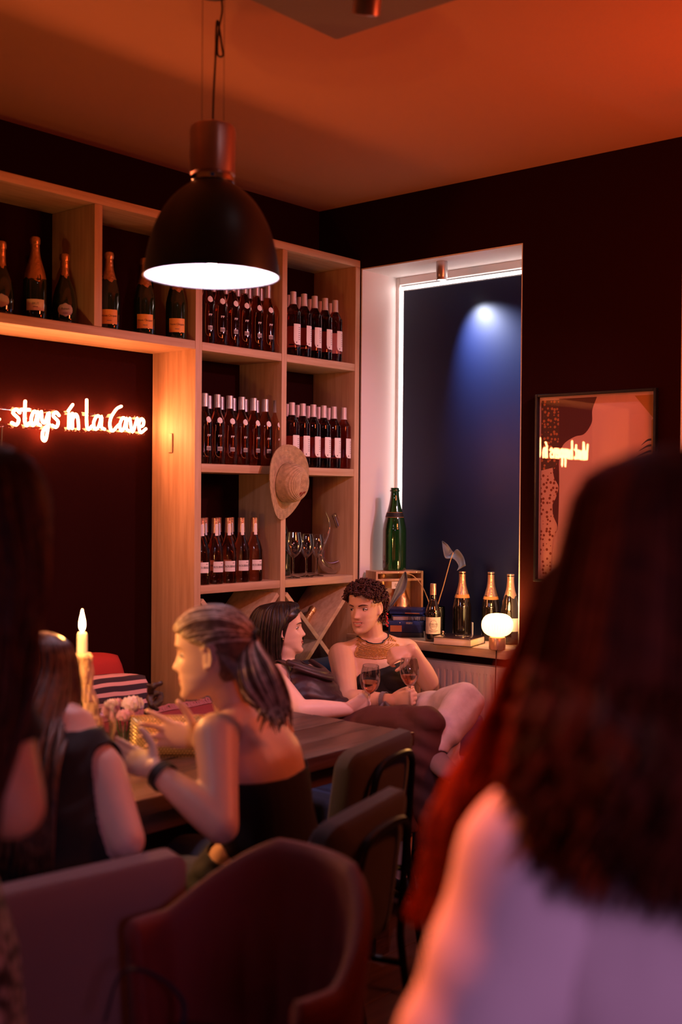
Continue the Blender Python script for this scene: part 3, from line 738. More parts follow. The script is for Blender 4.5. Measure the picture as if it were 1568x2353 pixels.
leafstem('drooping dark leaf hanging in front of the open crate', (936, 1318), (vp.x-.012, vp.y, SILL+.05), [(990, 1396), (972, 1350), (952, 1325)], Dl-.03,
         [(930, 1314, 0), (922, 1325, 0), (912, 1345, -.01), (902, 1372, -.02), (892, 1395, -.03), (884, 1412, -.03),
          (934, 1314, .0), (937, 1335, 0), (930, 1360, 0), (918, 1372, -.01), (904, 1390, -.02), (886, 1412, -.03)], LG)
# ------------------------------------------------------------------ three champagne bottles, book, corkscrew, card
S3 = 'champagne bottles by the sill lamp'
def sillpos(px, Y): p = at(px, 1450, Y=Y); return (p.x, Y, SILL+.0005)
champagne('dark champagne bottle with copper foil behind the thick book', S3, sillpos(1062, .115), -.8, foil='copper_foil', foil_z=.215, lab=None, glass='black_glass', muselet=False, band=(.196, .212, 'line_gold'))
champagne('champagne bottle with copper foil in the middle behind the lamp', S3, sillpos(1128, .175), -.8, foil='copper_foil', foil_z=.21, lab=None, glass='black_glass', muselet=False, band=(.192, .206, 'line_gold'))
champagne('champagne bottle with pale ragged foil rightmost behind the lamp', S3, sillpos(1173, .12), -.8, foil='copper_foil', foil_z=.225, lab=('label_white', .06, .12, .8), glass='black_glass', muselet=False)
pm('book_cover', (.025, .012, .014), rough=.25, coat=.6); pm('page_block', (.75, .62, .48), rough=.8)
f0 = at(1083, 1488, Z=SILL); f1 = at(1009, 1479, Z=SILL); f2 = at(1131, 1474, Z=SILL)
M = frame((f0.x, f0.y, SILL+.0006), f1-f0, -(f2-f0)); M = frame((f0.x, f0.y, SILL+.0006), f2-f0, f1-f0)
bw, bl = (f2-f0).length*1.0, (f1-f0).length
t = thing('book', 'thick hardback book lying in front of the champagne bottles', 'book', f0); t.matrix_world = M; bw = .17
boxobj('cover', (0, 0, 0), (bw, bl, .003), 'book_cover', t, .0008); boxobj('page_block', (.003, .003, .0031), (bw-.003, bl-.003, .0330), 'page_block', t, .001); boxobj('cover', (0, 0, .0331), (bw, bl, .0363), 'book_cover', t, .0008)
boxobj('spine', (bw-.003, 0, .003), (bw, bl, .0331), 'book_cover', t, .0005)
pm('cover_print', (.55, .38, .22), rough=.4)
text_mesh('VINS', .035, frame((bw*.55, bl*.45, .0366), (0, -1, 0), (1, 0, 0)), 'lettering', 'cover_print', t, 0)
cpos = sillpos(1017, -.005)
t = thing('corkscrew', 'small metal corkscrew lying beside the wine bottle', 'corkscrew', cpos, .5)
MB().tube([(-.03, 0, .006), (.03, 0, .006)], .005, 8, round_ends=True).build('handle', 'brushed_aluminium', t); MB().ball((.032, 0, .0075), .007).build('knob', 'brushed_aluminium', t)
MB().tube([(0, 0, .011), (.0, .004, .022), (.002, .006, .036)], .004, 8, round_ends=True).build('lever', 'copper_foil', t); MB().ball((.002, .006, .040), .0065).build('lever_knob', 'copper_foil', t)
kp = at(1033, 1448, Z=SILL)
t = thing('card', 'small pale card lying on the sill behind the book', 'card', (kp.x, kp.y+.01, SILL+.0004), .5); boxobj('sheet', (-.035, -.022, 0), (.035, .022, .0012), 'white_paper', t, 0)
kp = at(1086, 1446, Y=.06)
t = thing('price_card', 'narrow upright white card between the champagne bottle and the book', 'card', (kp.x, .06, SILL+.0005), -.6); boxobj('sheet', (-.0075, -.001, 0), (.0075, .001, .09), 'white_paper', t, 0); boxobj('foot', (-.012, -.006, -.0002), (.012, .006, .0012), 'white_paper', t, 0)

# ------------------------------------------------------------------ ribbed glass table lamp
lp = at(1143, 1493, Z=SILL); lp.z = SILL+.0005
t = thing('table_lamp', 'small glowing table lamp with ribbed glass globe on the sill', 'lamp', lp)
pm('lamp_base', (.55, .30, .18), rough=.3, metal=.6)
MB().lathe([(.030, 0), (.036, .003), (.037, .012), (.037, .052), (.034, .056), (.024, .058)], n=32).build('base', 'lamp_base', t)
em('lamp_globe', (1, .56, .17), 4.6)
gp = [(.022, .058), (.040, .063), (.056, .074), (.066, .092), (.068, .108), (.066, .125), (.056, .143), (.040, .154), (.022, .158), (.004, .159)]
gp = [tuple(v) for v in catmull(gp, 3)]; Rr = []
for r, z in gp: Rr.append([Vector(((r*(1+.022*(1 if k % 2 else -1)))*math.cos(2*PI*k/72), (r*(1+.022*(1 if k % 2 else -1)))*math.sin(2*PI*k/72), z)) for k in range(72)])
MB().rings(Rr).build('ribbed_globe', 'lamp_globe', t)
gl_ = bpy.data.lights.new('table_lamp_light', 'POINT'); gl_.energy = 7; gl_.color = (1, .42, .12); gl_.shadow_soft_size = .05
go_ = bpy.data.objects.new('table_lamp_light', gl_); COL.objects.link(go_); go_.location = lp+Vector((0, 0, .225))
cbl = [lp+Vector((.02, -.03, .004)), Vector((lp.x+.004, -.098, SILL+.004)), Vector((lp.x+.002, -.105, SILL-.02)), Vector((lp.x-.002, -.104, .6)), Vector((lp.x+.01, -.1, .3)), Vector((lp.x+.0, -.1, .01))]
MB().tube([Vector(p)-lp for p in catmull([tuple(v) for v in cbl], 6)], .0022, 6).build('cable', 'black_matte', t)

# ------------------------------------------------------------------ radiator
pm('radiator_paint', (.70, .62, .60), rough=.4)
rd = thing('radiator', 'white panel radiator with vertical grooves below the window sill', 'radiator', (0, 0, .0))
rx0, rx1, rz0, rz1 = .50, 1.46, .15, .803
boxobj('back_panel', (rx0, -.030, rz0), (rx1, -.020, rz1-.004), 'radiator_paint', rd)
NG = 27
mb = MB(); pts = []; w_ = (rx1-rx0)/NG
for i in range(NG):
    x = rx0+i*w_; pts += [(x, -.062), (x+w_*.30, -.062), (x+w_*.42, -.070), (x+w_*.88, -.070), (x+w_*.99, -.062)]
pts.append((rx1, -.062))
za, zb = rz0+.04, rz1-.055
lev = [(rz0, 0), (za-.02, 0), (za, 1), (zb, 1), (zb+.02, 0), (rz1-.006, 0)]
vs_ = []
for z, k in lev: vs_ += [(x, (y if k else -.070), z) for x, y in pts]
n = len(pts); mb.add(vs_, [(j*n+i, j*n+i+1, (j+1)*n+i+1, (j+1)*n+i) for j in range(len(lev)-1) for i in range(n-1)])
mb.build('grooved_front', 'radiator_paint', rd)
boxobj('top_grille', (rx0-.004, -.072, rz1-.006), (rx1+.004, -.018, rz1), 'radiator_paint', rd, .002)
boxobj('side_cover', (rx0-.004, -.072, rz0), (rx0, -.018, rz1-.006), 'radiator_paint', rd, .001); boxobj('side_cover', (rx1, -.072, rz0), (rx1+.004, -.018, rz1-.006), 'radiator_paint', rd, .001)
for x in (.7, 1.25): boxobj('wall_bracket', (x, -.020, .25), (x+.03, -.001, .7), 'radiator_paint', rd, .001)

# ------------------------------------------------------------------ small spot under the recess head
dl = at(1016, 606, Y=.08)
t = thing('ceiling_spot', 'small cylindrical spotlight under the top of the window recess', 'spotlight', (dl.x, .08, RZ1-.006))
MB().lathe([(.026, -.0005), (.027, -.004), (.027, -.072), (.026, -.075), (.0262, -.078), (.0262, -.088), (.022, -.088), (.021, -.080), (.001, -.080)], n=28).build('housing', 'brushed_aluminium', t)
em('spot_lens', (.9, .92, 1), 9)
MB().lathe([(.0205, -.086), (.0205, -.081), (.001, -.081)], n=24).build('lens', 'spot_lens', t)
l = bpy.data.lights.new('spot_beam', 'SPOT'); l.energy = 75; l.color = (.80, .85, 1); l.spot_size = math.radians(82); l.spot_blend = 1.0; l.shadow_soft_size = .015
lo_ = bpy.data.objects.new('spot_beam', l); COL.objects.link(lo_); lo_.location = (dl.x, .08, RZ1-.10); lo_.rotation_euler = (Vector((1.04, .25, 1.98))-Vector(lo_.location)).to_track_quat('-Z', 'Y').to_euler()

# ------------------------------------------------------------------ pendant lamp
lc = at(487, 636, D=3.3); LR = .193
pn = thing('pendant_lamp', 'large black dome pendant lamp with glowing white inside', 'pendant lamp', (lc.x, lc.y, lc.z))
pm('shade_black', (.008, .005, .006), rough=.42, spec=.5)
out_p = [(LR, 0), (LR*.995, .012), (LR*.965, .055), (LR*.90, .11), (LR*.80, .16), (LR*.66, .205), (LR*.50, .238), (LR*.36, .258), (.058, .264)]
out_p = [tuple(v) for v in catmull(out_p, 3)]
s_ = MB().lathe(out_p, n=56, cap0=False, cap1=False).build('shade', 'shade_black', pn)
inn = [(r-.004 if z > .002 else r-.001, z) for r, z in out_p]
MB().lathe(inn, n=56, cap0=False, cap1=True).build('reflector', 'white_enamel', pn)
MB().tube([Vector((LR*math.cos(2*PI*k/64), LR*math.sin(2*PI*k/64), 0)) for k in range(64)], .0028, 6, close=True).build('rim', 'shade_black', pn)
MB().lathe([(.058, .264), (.062, .268), (.062, .282), (.056, .285)], n=36).build('collar', 'chrome', pn)
b_ = boxobj('blue_badge', (-.006, -.0008, -.004), (.006, .0008, .004), 'blue_rim', pn, .0005)
dv = Vector((CAM.x-lc.x, CAM.y-lc.y, 0)).normalized(); b_.location = dv*.0635 + Vector((0, 0, .275)); b_.rotation_euler = (0, 0, math.atan2(dv.y, dv.x)+PI/2)
pm('copper_housing', (.52, .30, .28), rough=.35, metal=.85)
hs = MB(); Rr = []
for r, z in ((.058, .285), (.0635, .290), (.0645, .41), (.061, .424), (.05, .430)):
    Rr.append([Vector(((r*(1+(.02 if k % 6 < 3 else -.0))*math.cos(2*PI*k/48)), (r*(1+(.02 if k % 6 < 3 else -.0))*math.sin(2*PI*k/48)), z)) for k in range(48)])
hs.rings(Rr).build('housing', 'copper_housing', pn)
MB().lathe([(.010, .430), (.009, .438), (.004, .446)], n=12).build('cable_grip', 'copper_housing', pn)
top = 3.0-lc.z
sdir = c_r.copy(); sdir.z = 0; sdir.normalize()
for s in (-1, 1): MB().tube([sdir*(s*.031)+Vector((0, 0, .428)), sdir*(s*.031)+Vector((0, 0, top-.02))], .0008, 5).build('suspension_wire', 'black_metal', pn)
cabl = [(0, .44), (.003, .55), (.006, .70), (.010, .745), (.026, .69), (.029, .64), (.020, .63), (.012, .66), (.010, .72), (.012, .78), (.022, top-.02)]
cabl = [(0, .44), (.002, .53), (.006, .62), (.0075, .70), (.0095, .728), (.0135, .72), (.024, .655), (.027, .635), (.018, .630), (.010, .642), (.012, .70), (.022, .76), (.020, top-.02)]
MB().tube([sdir*a + Vector((0, 0, z)) + Vector((c_f.x, c_f.y, 0))*(.004*i/10) for i, (a, z) in enumerate([tuple(v) for v in catmull(cabl, 5)])], .003, 6).build('power_cable', 'shade_black', pn)
MB().lathe([(.05, top-.022), (.052, top-.018), (.052, top-.0005)], n=24).build('ceiling_rose', 'shade_black', pn)
em('bulb_glow', (1, .74, .94), 42)
MB().ball((0, 0, .085), (.042, .042, .052), 20, 12).build('bulb', 'bulb_glow', pn)
MB().lathe([(.02, .134), (.02, .262)], n=14).build('bulb_socket', 'white_enamel', pn)
def glow(name, loc, e, col, r=.04):
    l = bpy.data.lights.new(name, 'POINT'); l.energy = e; l.color = col; l.shadow_soft_size = r
    o = bpy.data.objects.new(name, l); COL.objects.link(o); o.location = loc; return o
glow('pendant_bulb_light', (lc.x, lc.y, lc.z+.025), 9, (1, .72, .95)); glow('pendant_bulb_light', (lc.x-.02, lc.y-1.42, lc.z+.025), 3, (1, .72, .95))
# second pendant, added out of view to light the foreground figures
pn2 = copy_tree(pn); pn2.location = (lc.x-.02, lc.y-1.42, lc.z); pn2['label'] = 'added second black dome pendant over the near end of the table'

# spotlights: the first under the acoustic panel, the rest added for their light
def track_spot(label, loc, target, e, col, size, soft=.03, wall=None):
    loc, target = Vector(loc), Vector(target); t = thing('track_spot', label, 'spotlight', loc, 0, 'spotlights under the ceiling panel')
    d = (target-loc).normalized(); M = frame((0, 0, 0), *[v for v in (basis(d)[0], basis(d)[1])])
    MB().lathe([(.001, -.075), (.030, -.075), (.034, -.065), (.036, .05), (.032, .052), (.030, .03), (.001, .028)], n=24, M=M).build('housing', 'copper_housing', t)
    MB().lathe([(.029, .034), (.001, .0345)], n=20, M=M).build('lens', 'spot_lens', t)
    if wall is None:
        MB().tube([Vector((0, 0, .0)), Vector((0, 0, 2.90-loc.z))], .006, 8).build('bracket', 'black_metal', t); MB().lathe([(.03, 2.886-loc.z), (.03, 2.8995-loc.z)], n=20).build('mount', 'black_metal', t)
    else:
        wv2 = Vector(wall)-loc; MB().tube([Vector((0, 0, 0)), wv2], .006, 8).build('bracket', 'black_metal', t); MB().lathe([(.03, 0), (.03, .012)], n=20, M=Matrix.Translation(wv2) @ Matrix.Rotation(PI/2, 4, 'X')).build('mount', 'black_metal', t)
    l = bpy.data.lights.new('spot_beam', 'SPOT'); l.energy = e; l.color = col; l.spot_size = math.radians(size); l.spot_blend = .7; l.shadow_soft_size = soft
    o = bpy.data.objects.new('spot_beam', l); COL.objects.link(o); o.location = loc+d*.06; o.rotation_euler = d.to_track_quat('-Z', 'Y').to_euler(); return t
track_spot('small copper spotlight under the ceiling panel at the top picture edge', (2.07, -2.14, 2.82), (1.2, -1.42, .75), 34, (.85, .55, 1.0), 38)
track_spot('added wall spotlight on an arm above the second window', (2.6, -.35, 2.62), (.45, -.75, 1.35), 95, (1, .50, .64), 66, wall=(2.6, -.001, 2.75))  # added out of view to throw pink light on shelf and seats
track_spot('added red spotlight under the ceiling panel, aimed at the foreground hair', (2.25, -3.15, 2.80), (3.08, -3.28, 1.28), 800, (1, .14, .014), 24)  # added to redden the left edge of the foreground hair
track_spot('added small spotlight under the ceiling panel aimed at the foreground', (2.70, -2.85, 2.80), (3.36, -3.46, 1.05), 34, (1, .46, .74), 26)  # added to brighten the pale shirt

# ================================================================== furniture
pm('table_wood', (.10, .052, .045), rough=.33, col2=(.045, .022, .02), nscale=3, stretch=(12, 1.2, 12), bump=.25, bscale=7, spec=.6)
pm('grey_fabric', (.048, .042, .045), rough=.9, bump=.2, bscale=400, sheen=.03); pm('beige_fabric', (.19, .12, .125), rough=.9, bump=.2, bscale=300, sheen=.03)
pm('red_velvet', (.12, .005, .005), rough=.7, sheen=.03, bump=.05, bscale=200); pm('red_fabric', (.35, .018, .015), rough=.85); pm('blue_fabric', (.012, .05, .14), rough=.85, sheen=.03)
TX0, TX1, TY0, TY1, TZ = .625, 1.557, -3.35, -1.232, .75
tb = thing('dining_table', 'long dark rough wooden dining table', 'table', ((TX0+TX1)/2, (TY0+TY1)/2, 0)); tO = Vector(tb.location)
npl = 6; pw = (TX1-TX0)/npl
for i in range(npl):
    a = Vector((TX0+i*pw+.0008, TY0+.006*(i % 2), TZ-.045-.001*(i % 3)))-tO; b = Vector((TX0+(i+1)*pw-.0008, TY1-.004*((i+1) % 2), TZ-.0008*((i*2) % 3)))-tO
    boxobj('plank', tuple(a), tuple(b), 'table_wood', tb, .003)
boxobj('apron', tuple(Vector((TX0+.06, TY0+.1, TZ-.12))-tO), tuple(Vector((TX0+.085, TY1-.1, TZ-.0475))-tO), 'table_wood', tb); boxobj('apron', tuple(Vector((TX1-.085, TY0+.1, TZ-.12))-tO), tuple(Vector((TX1-.06, TY1-.1, TZ-.0475))-tO), 'table_wood', tb)
for y in (TY0+.14, TY1-.14):
    boxobj('apron', tuple(Vector((TX0+.085, y-.0125, TZ-.12))-tO), tuple(Vector((TX1-.085, y+.0125, TZ-.0475))-tO), 'table_wood', tb)
for x in (TX0+.05, TX1-.12):
    for y in (TY0+.07, TY1-.14): boxobj('leg', tuple(Vector((x, y, 0))-tO), tuple(Vector((x+.07, y+.07, TZ-.0475))-tO), 'table_wood', tb)

def rounded_panel(w_, h_, t_, r, bend=0, taper=0, nx=20, ch=0, chd=0, puff=.006):
    """upholstered panel in the xz plane, x across, z up from 0, thickness along y; front (y<0 side) may carry channels"""
    out = []; K = 7
    for cx_, cz_, a0 in ((w_/2-r, r, -PI/2), (w_/2-r, h_-r, 0), (-w_/2+r, h_-r, PI/2), (-w_/2+r, r, PI)):
        for k in range(K): a = a0+PI/2*k/(K-1); out.append((cx_+r*math.cos(a), cz_+r*math.sin(a)))
    mb = MB()
    def Y(x): return bend*(x/(w_/2))**2
    rr = []
    for inset, y in ((.5, -t_/2-puff), (.06, -t_/2-puff*.6), (.012, -t_/2), (0, -t_/2+.012), (0, t_/2-.012), (.012, t_/2), (.06, t_/2+puff*.6), (.5, t_/2+puff)):
        ring = []
        for x, z in out:
            cx_, cz_ = 0, h_/2; s_x = 1-inset if inset == .5 else 1-inset*2/w_; s_z = 1-inset if inset == .5 else 1-inset*2/h_
            xx, zz = cx_+(x-cx_)*s_x, cz_+(z-cz_)*s_z
            xx *= 1-taper*(1-zz/h_)
            ring.append(Vector((xx, y-Y(xx), zz)))
        rr.append(ring)
    return mb.rings(rr)
def grey_chair(label, loc, rz):
    # the sitter faces local -y; backrest stands at local y = 0
    t = thing('dining_chair', label, 'chair', loc, rz, 'grey dining chairs')
    tilt = Matrix.Translation((0, 0, .475)) @ Matrix.Rotation(-.14, 4, 'X')
    bk = rounded_panel(.43, .36, .06, .05, bend=.03); bk.v = [tuple(tilt @ Vector(v)) for v in bk.v]; bk.build('backrest', 'grey_fabric', t)
    for i in range(11):
        x = -.17+.034*i
        pts = [tilt @ Vector((x, -.0405-.03*(x/.215)**2+.001, z)) for z in (.03, .12, .24, .33)]
        MB().tube(pts, [.006, .012, .012, .006], 8, flat=1).build('back_channel', 'grey_fabric', t)
    st = rounded_panel(.46, .44, .075, .07); M = Matrix.Translation((0, -.04, .445)) @ Matrix.Rotation(PI/2, 4, 'X')
    st.v = [tuple(M @ Vector(v)) for v in st.v]; st.build('seat', 'grey_fabric', t)
    # bent tube frame: rear legs run up into a loop behind the backrest
    L = []
    for s in (-1, 1):
        L.append([(s*.215, .10, .010), (s*.195, .045, .40), (s*.165, .052, .52), (s*.135, .075, .70)])
    loop = L[0] + [(-.115, .084, .765), (-.06, .089, .79), (.06, .089, .79), (.115, .084, .765)] + L[1][::-1]
    MB().tube([tuple(v) for v in catmull(loop, 5)], .0105, 8).build('back_frame', 'black_metal', t)
    for s in (-1, 1): MB().tube([(s*.20, -.42, .010), (s*.19, -.38, .39)], .0105, 8).build('leg', 'black_metal', t)
    for s in (-1, 1): MB().tube([(s*.19, -.40, .39), (s*.193, .05, .395)], .0095, 8).build('seat_rail', 'black_metal', t)
    return t
grey_chair('grey upholstered dining chair standing empty at the right end of the table', (1.765, -1.73, 0), math.radians(-90+13))
grey_chair('grey upholstered dining chair under the person gesturing at the table', (2.195, -2.32, 0), math.radians(-90+14))

# flat-backed pinkish chair of the long-haired person
t = thing('upholstered_chair', 'square-backed pale pink chair of the person seated at left with back turned', 'chair', (2.04, -3.01, 0), math.radians(-90-9))
tilt = Matrix.Translation((0, 0, .43)) @ Matrix.Rotation(-.10, 4, 'X')
bk = rounded_panel(.47, .385, .07, .035); bk.v = [tuple(tilt @ Vector(v)) for v in bk.v]; bk.build('backrest', 'beige_fabric', t)
st = rounded_panel(.47, .45, .09, .05); M = Matrix.Translation((0, -.035, .43)) @ Matrix.Rotation(PI/2, 4, 'X'); st.v = [tuple(M @ Vector(v)) for v in st.v]; st.build('seat', 'beige_fabric', t)
for sx in (-1, 1):
    for y in (-.42, -.02): MB().tube([(sx*.19, y, .39), (sx*.21, y+(.05 if y > -.1 else -.03), .01)], [.016, .011], 8).build('leg', 'black_metal', t)

# red velvet shell chair, back to back with the others
t = thing('shell_armchair', 'dark red velvet shell chair with channel stitching in the foreground', 'chair', (2.47, -2.97, 0), math.radians(-6))
t.scale = (.95, .95, 1)
# local: sitter faces -y ; shell wraps round +y
def shell(u, v, off=0):
    a = math.radians(-12+204*u)           # 90 is the middle of the back
    w_ = max(0, math.sin(a))
    zt = .73 + .135*min(1, max(0, (w_-.15)/.75))**1.2
    z = .40+(zt-.40)*v; r = .245+.045*v+off
    ch = .007*abs(math.sin(9*(a-PI/2)))*(1 if off < 0.02 else 0)*min(1, 4*(1-v))
    r -= ch*0
    return Vector(((r-ch)*math.cos(a)*.80, (r-ch)*math.sin(a)*.74-.02, z))
mb = MB(); NU, NV = 72, 14
inner = lambda u, v: shell(u, v, 0); outer = lambda u, v: shell(u, v, .055)
R = []
for i in range(NU+1):
    u = i/NU; ring = [inner(u, j/NV) for j in range(NV+1)]
    tp = (inner(u, 1)+outer(u, 1))/2 + Vector((0, 0, .022)); ring += [inner(u, 1).lerp(tp, .6)+Vector((0, 0, .008)), tp, outer(u, 1).lerp(tp, .6)+Vector((0, 0, .008))]
    ring += [outer(u, 1-j/NV) for j in range(NV+1)]
    R.append(ring)
mb.rings(R).build('backrest_shell', 'red_velvet', t, smooth='all')
MB().lathe([(.05, .36), (.175, .36), (.193, .375), (.195, .42), (.185, .45), (.15, .462), (.001, .466)], n=40, M=Matrix.Translation((0, -.03, 0))).build('seat', 'red_velvet', t)
for sx in (-1, 1):
    for sy in (-1, 1): MB().tube([(sx*.12, sy*.11-.02, .37), (sx*.19, sy*.18-.02, .008)], [.014, .009], 8).build('leg', 'black_metal', t)
bgp = Vector((2.50, -3.02, .468))
t = thing('handbag', 'small dark handbag on the red shell chair with its strap over the arm', 'bag', bgp, .3)
pm('bag_leather', (.02, .02, .035), rough=.4)
rp = rounded_panel(.20, .15, .06, .03); rp.build('bag_body', 'bag_leather', t); boxobj('clasp', (-.015, -.046, .06), (.015, -.038, .085), 'chrome', t)
MB().tube([tuple(v) for v in catmull([(-.09, 0, .14), (-.09, .0, .20), (-.13, -.03, .25), (-.17, -.07, .26), (-.19, -.09, .18)], 5)], .0055, 6, flat=.4).build('strap', 'bag_leather', t)

# blue sofa in the corner
sf = thing('sofa', 'dark blue low sofa in the corner below the wine shelf', 'sofa', (.70, -.66, 0))
def sofa_box(name, a, b, r=.03): return MB().box(a, b).build(name, 'blue_fabric', sf, bevel=r, seg=4)
sofa_box('base', (-.40, -.52, .10), (.40, .485, .26)); sofa_box('seat_cushion', (-.22, -.52, .262), (.41, -.015, .42)); sofa_box('seat_cushion', (-.22, -.011, .262), (.41, .485, .42)); sofa_box('backrest', (-.40, -.52, .262), (-.225, .485, .80), .05)
sofa_box('armrest', (-.395, .49, .10), (.40, .565, .60), .035)
for sx in (-.35, .35):
    for sy in (-.46, .44): MB().lathe([(.02, 0), (.024, .1)], (sx, sy, 0), 10).build('leg', 'black_matte', sf)
# bench in the niche with cushions
bn = thing('bench', 'red upholstered bench along the wall below the neon sign', 'bench', (.34, -2.0, 0))
MB().box((-.30, -.88, .08), (.28, .735, .36)).build('base', 'black_matte', bn, bevel=.01); MB().box((-.30, -.885, .362), (.30, .735, .45)).build('seat_pad', 'red_fabric', bn, bevel=.03, seg=4)
MB().box((-.30, -.885, .452), (-.19, .735, .80)).build('backrest', 'red_fabric', bn, bevel=.03, seg=4); MB().box((-.30, .738, .08), (.26, .795, .64)).build('armrest', 'red_fabric', bn, bevel=.02, seg=3)
for y in (-.8, .7): MB().box((-.25, y-.03, 0), (.22, y+.03, .08)).build('foot', 'black_matte', bn, bevel=.004)
def cushion(name, label, mat, c, w_, h_, t_, R_, cat='cushion'):
    mb = MB(); N = 16
    def f(u, v, s):
        x, z = (u-.5), (v-.5); e = (1-(2*x)**4)*(1-(2*z)**4); k = 1-.10*(abs(2*x)**2*abs(2*z)**2) - .05*(1-e)
        pin = 1-.06*(1-abs(2*z)**2 if abs(x) > .45 else 0)
        return Vector((x*w_*k*pin, s*t_/2*max(0, e)**.55, z*h_*k))
    mb.grid(lambda u, v: f(u, v, -1), N, N); mb.grid(lambda u, v: f(1-u, v, 1), N, N)
    o = mb.build(name, mat, None, smooth='all', weld=True); o.matrix_world = R_; o.location = c
    return tag(o, label, cat)
rc = at(255, 1560, X=.17)
cushion('back_cushion', 'plain red square cushion leaning on the dark niche wall', 'red_fabric', (.255, at(296, 1560, X=.255).y-.20, .452+.245), .40, .50, .13, Matrix.Rotation(math.radians(90), 4, 'Z') @ Matrix.Rotation(math.radians(-9), 4, 'X'))
m = pm('striped_fabric', (.45, .20, .22), rough=.9, bump=.1, bscale=300); nt = m.node_tree
tc = nt.nodes.new('ShaderNodeTexCoord'); wv = nt.nodes.new('ShaderNodeTexWave'); wv.bands_direction = 'Z'; wv.inputs['Scale'].default_value = 8.5; wv.inputs['Distortion'].default_value = 1.2; wv.inputs['Detail'].default_value = 1
r_ = nt.nodes.new('ShaderNodeValToRGB'); e = r_.color_ramp.elements; e[0].color = (.025, .012, .025, 1); e[1].color = (.55, .30, .30, 1); e[0].position = .60; e[1].position = .68
nt.links.new(tc.outputs['Object'], wv.inputs[0]); nt.links.new(wv.outputs[0], r_.inputs[0]); nt.links.new(r_.outputs[0], nt.nodes['Principled BSDF'].inputs['Base Color'])
cushion('striped_cushion', 'dark cushion with pale wavy stripes on the bench', 'striped_fabric', (.46, at(345, 1600, X=.46).y-.20, .452+.215), .44, .45, .13, Matrix.Rotation(math.radians(82), 4, 'Z') @ Matrix.Rotation(math.radians(-14), 4, 'X'))
# red runner with a pale ragged fringe along the far side of the table
pm('throw_red', (.16, .012, .02), rough=.95, bump=.3, bscale=250); pm('throw_fringe', (.30, .11, .13), rough=.95, bump=.5, bscale=300)
th_ = thing('table_runner', 'crimson runner with a pale ragged fringe along the far table side', 'table runner', (.78, -1.66, TZ+.001))
def thr(u, v, e=0): return Vector((-.10+.17*v, -.30+.60*u, .002+.0012*math.sin(21*u+9*v)+e))
mb = MB(); mb.grid(lambda u, v: thr(u, v, .003), 24, 10); mb.grid(lambda u, v: thr(1-u, v, 0), 24, 10); mb.build('cloth', 'throw_red', th_, smooth='all')
mb = MB()
for k in range(120):
    u = k/119; p = thr(u, .0, .004); q = p + Vector((-.035+random.uniform(-.012, .012), random.uniform(-.008, .008), .006+random.uniform(0, .008))); mb.tube([p, (p+q)/2+Vector((0, 0, .009)), q], .0038, 4)
fr = mb.build('fringe', 'throw_fringe', th_); fr['kind'] = 'stuff'

# ------------------------------------------------------------------ things on the table
# bottle drowned in candle wax
cb = at(190, 1668, D=3.45); cbz = TZ+.0006
cbp = at(190, 1700, X=1.18); cb = Vector((1.40, at(188, 1640, X=1.40).y, cbz))
t = thing('candle_bottle', 'bottle thickly coated in candle wax with a burning stub on top', 'candle', cb); t.scale = (1.05, 1.05, 1.13)
pm('wax', (.72, .52, .34), rough=.4, sss=.25, noise=.3, nscale=30); pm('bottle_dark', (.02, .012, .008), rough=.2)
PB = [(.030, 0), (.040, .003), (.043, .012), (.043, .15), (.040, .18), (.030, .215), (.020, .245), (.017, .27), (.017, .315), (.018, .325)]
MB().lathe(smooth_prof(PB), n=28).build('bottle', 'bottle_dark', t)
f = prof_fn(PB); rnd = random.Random(3)
mb = MB()
for k in range(25):
    a = rnd.uniform(0, 2*PI); z1 = rnd.uniform(.0, .22) if k % 3 else rnd.uniform(0, .05); zs = np.linspace(.325, z1, 16); w_ = rnd.uniform(.004, .0085)
    pts = []; rd_ = []
    for i, z in enumerate(zs):
        aa = a+.25*math.sin(i*.7+k)*.3; rr = f(z)+.003+w_*.3; pts.append((rr*math.cos(aa), rr*math.sin(aa), z)); rd_.append(w_*(.75+.35*math.sin(i*1.3+k*2)) if i < 15 else w_*1.35)
    mb.tube(pts, rd_, 7, round_ends=True)
for k in range(16): a = rnd.uniform(0, 2*PI); r = .046+rnd.uniform(0, .02); mb.ball((r*math.cos(a), r*math.sin(a), .0072), (.016, .016, .0062), 10, 6)
mb.lathe([(.024, .318), (.026, .326), (.022, .334), (.012, .336)], n=18)
mb.build('wax_drips', 'wax', t)
pm('candle_wax', (.85, .72, .55), rough=.4, sss=.3, emis=(1, .55, .2), estr=.6)
MB().lathe([(.0115, .325), (.0125, .34), (.0120, .378), (.010, .383), (.004, .380)], n=18).build('candle_stub', 'candle_wax', t)
MB().tube([(0, 0, .379), (.001, 0, .388)], .001, 5).build('wick', 'black_matte', t)
em('flame', (1, .62, .22), 90)
MB().lathe([tuple(v) for v in catmull([(.0008, .386), (.0055, .393), (.0072, .402), (.0055, .415), (.0025, .427), (.0004, .437)], 4)], n=14).build('flame', 'flame', t, smooth='all')
l = bpy.data.lights.new('candle_light', 'POINT'); l.energy = 7; l.color = (1, .38, .085); l.shadow_soft_size = .012
lo_ = bpy.data.objects.new('candle_light', l); COL.objects.link(lo_); lo_.location = cb + Vector((0, 0, .502))

# second wax-covered bottle, added out of view to light the gesturing person's face
t2 = copy_tree(t); t2.location = (1.475, -2.79, cbz); t2['label'] = 'added second wax-coated candle bottle at the near end of the table'
l = l.copy(); l.energy = 11; lo2 = bpy.data.objects.new('candle_light', l); COL.objects.link(lo2); lo2.location = Vector(t2.location) + Vector((0, 0, .502))
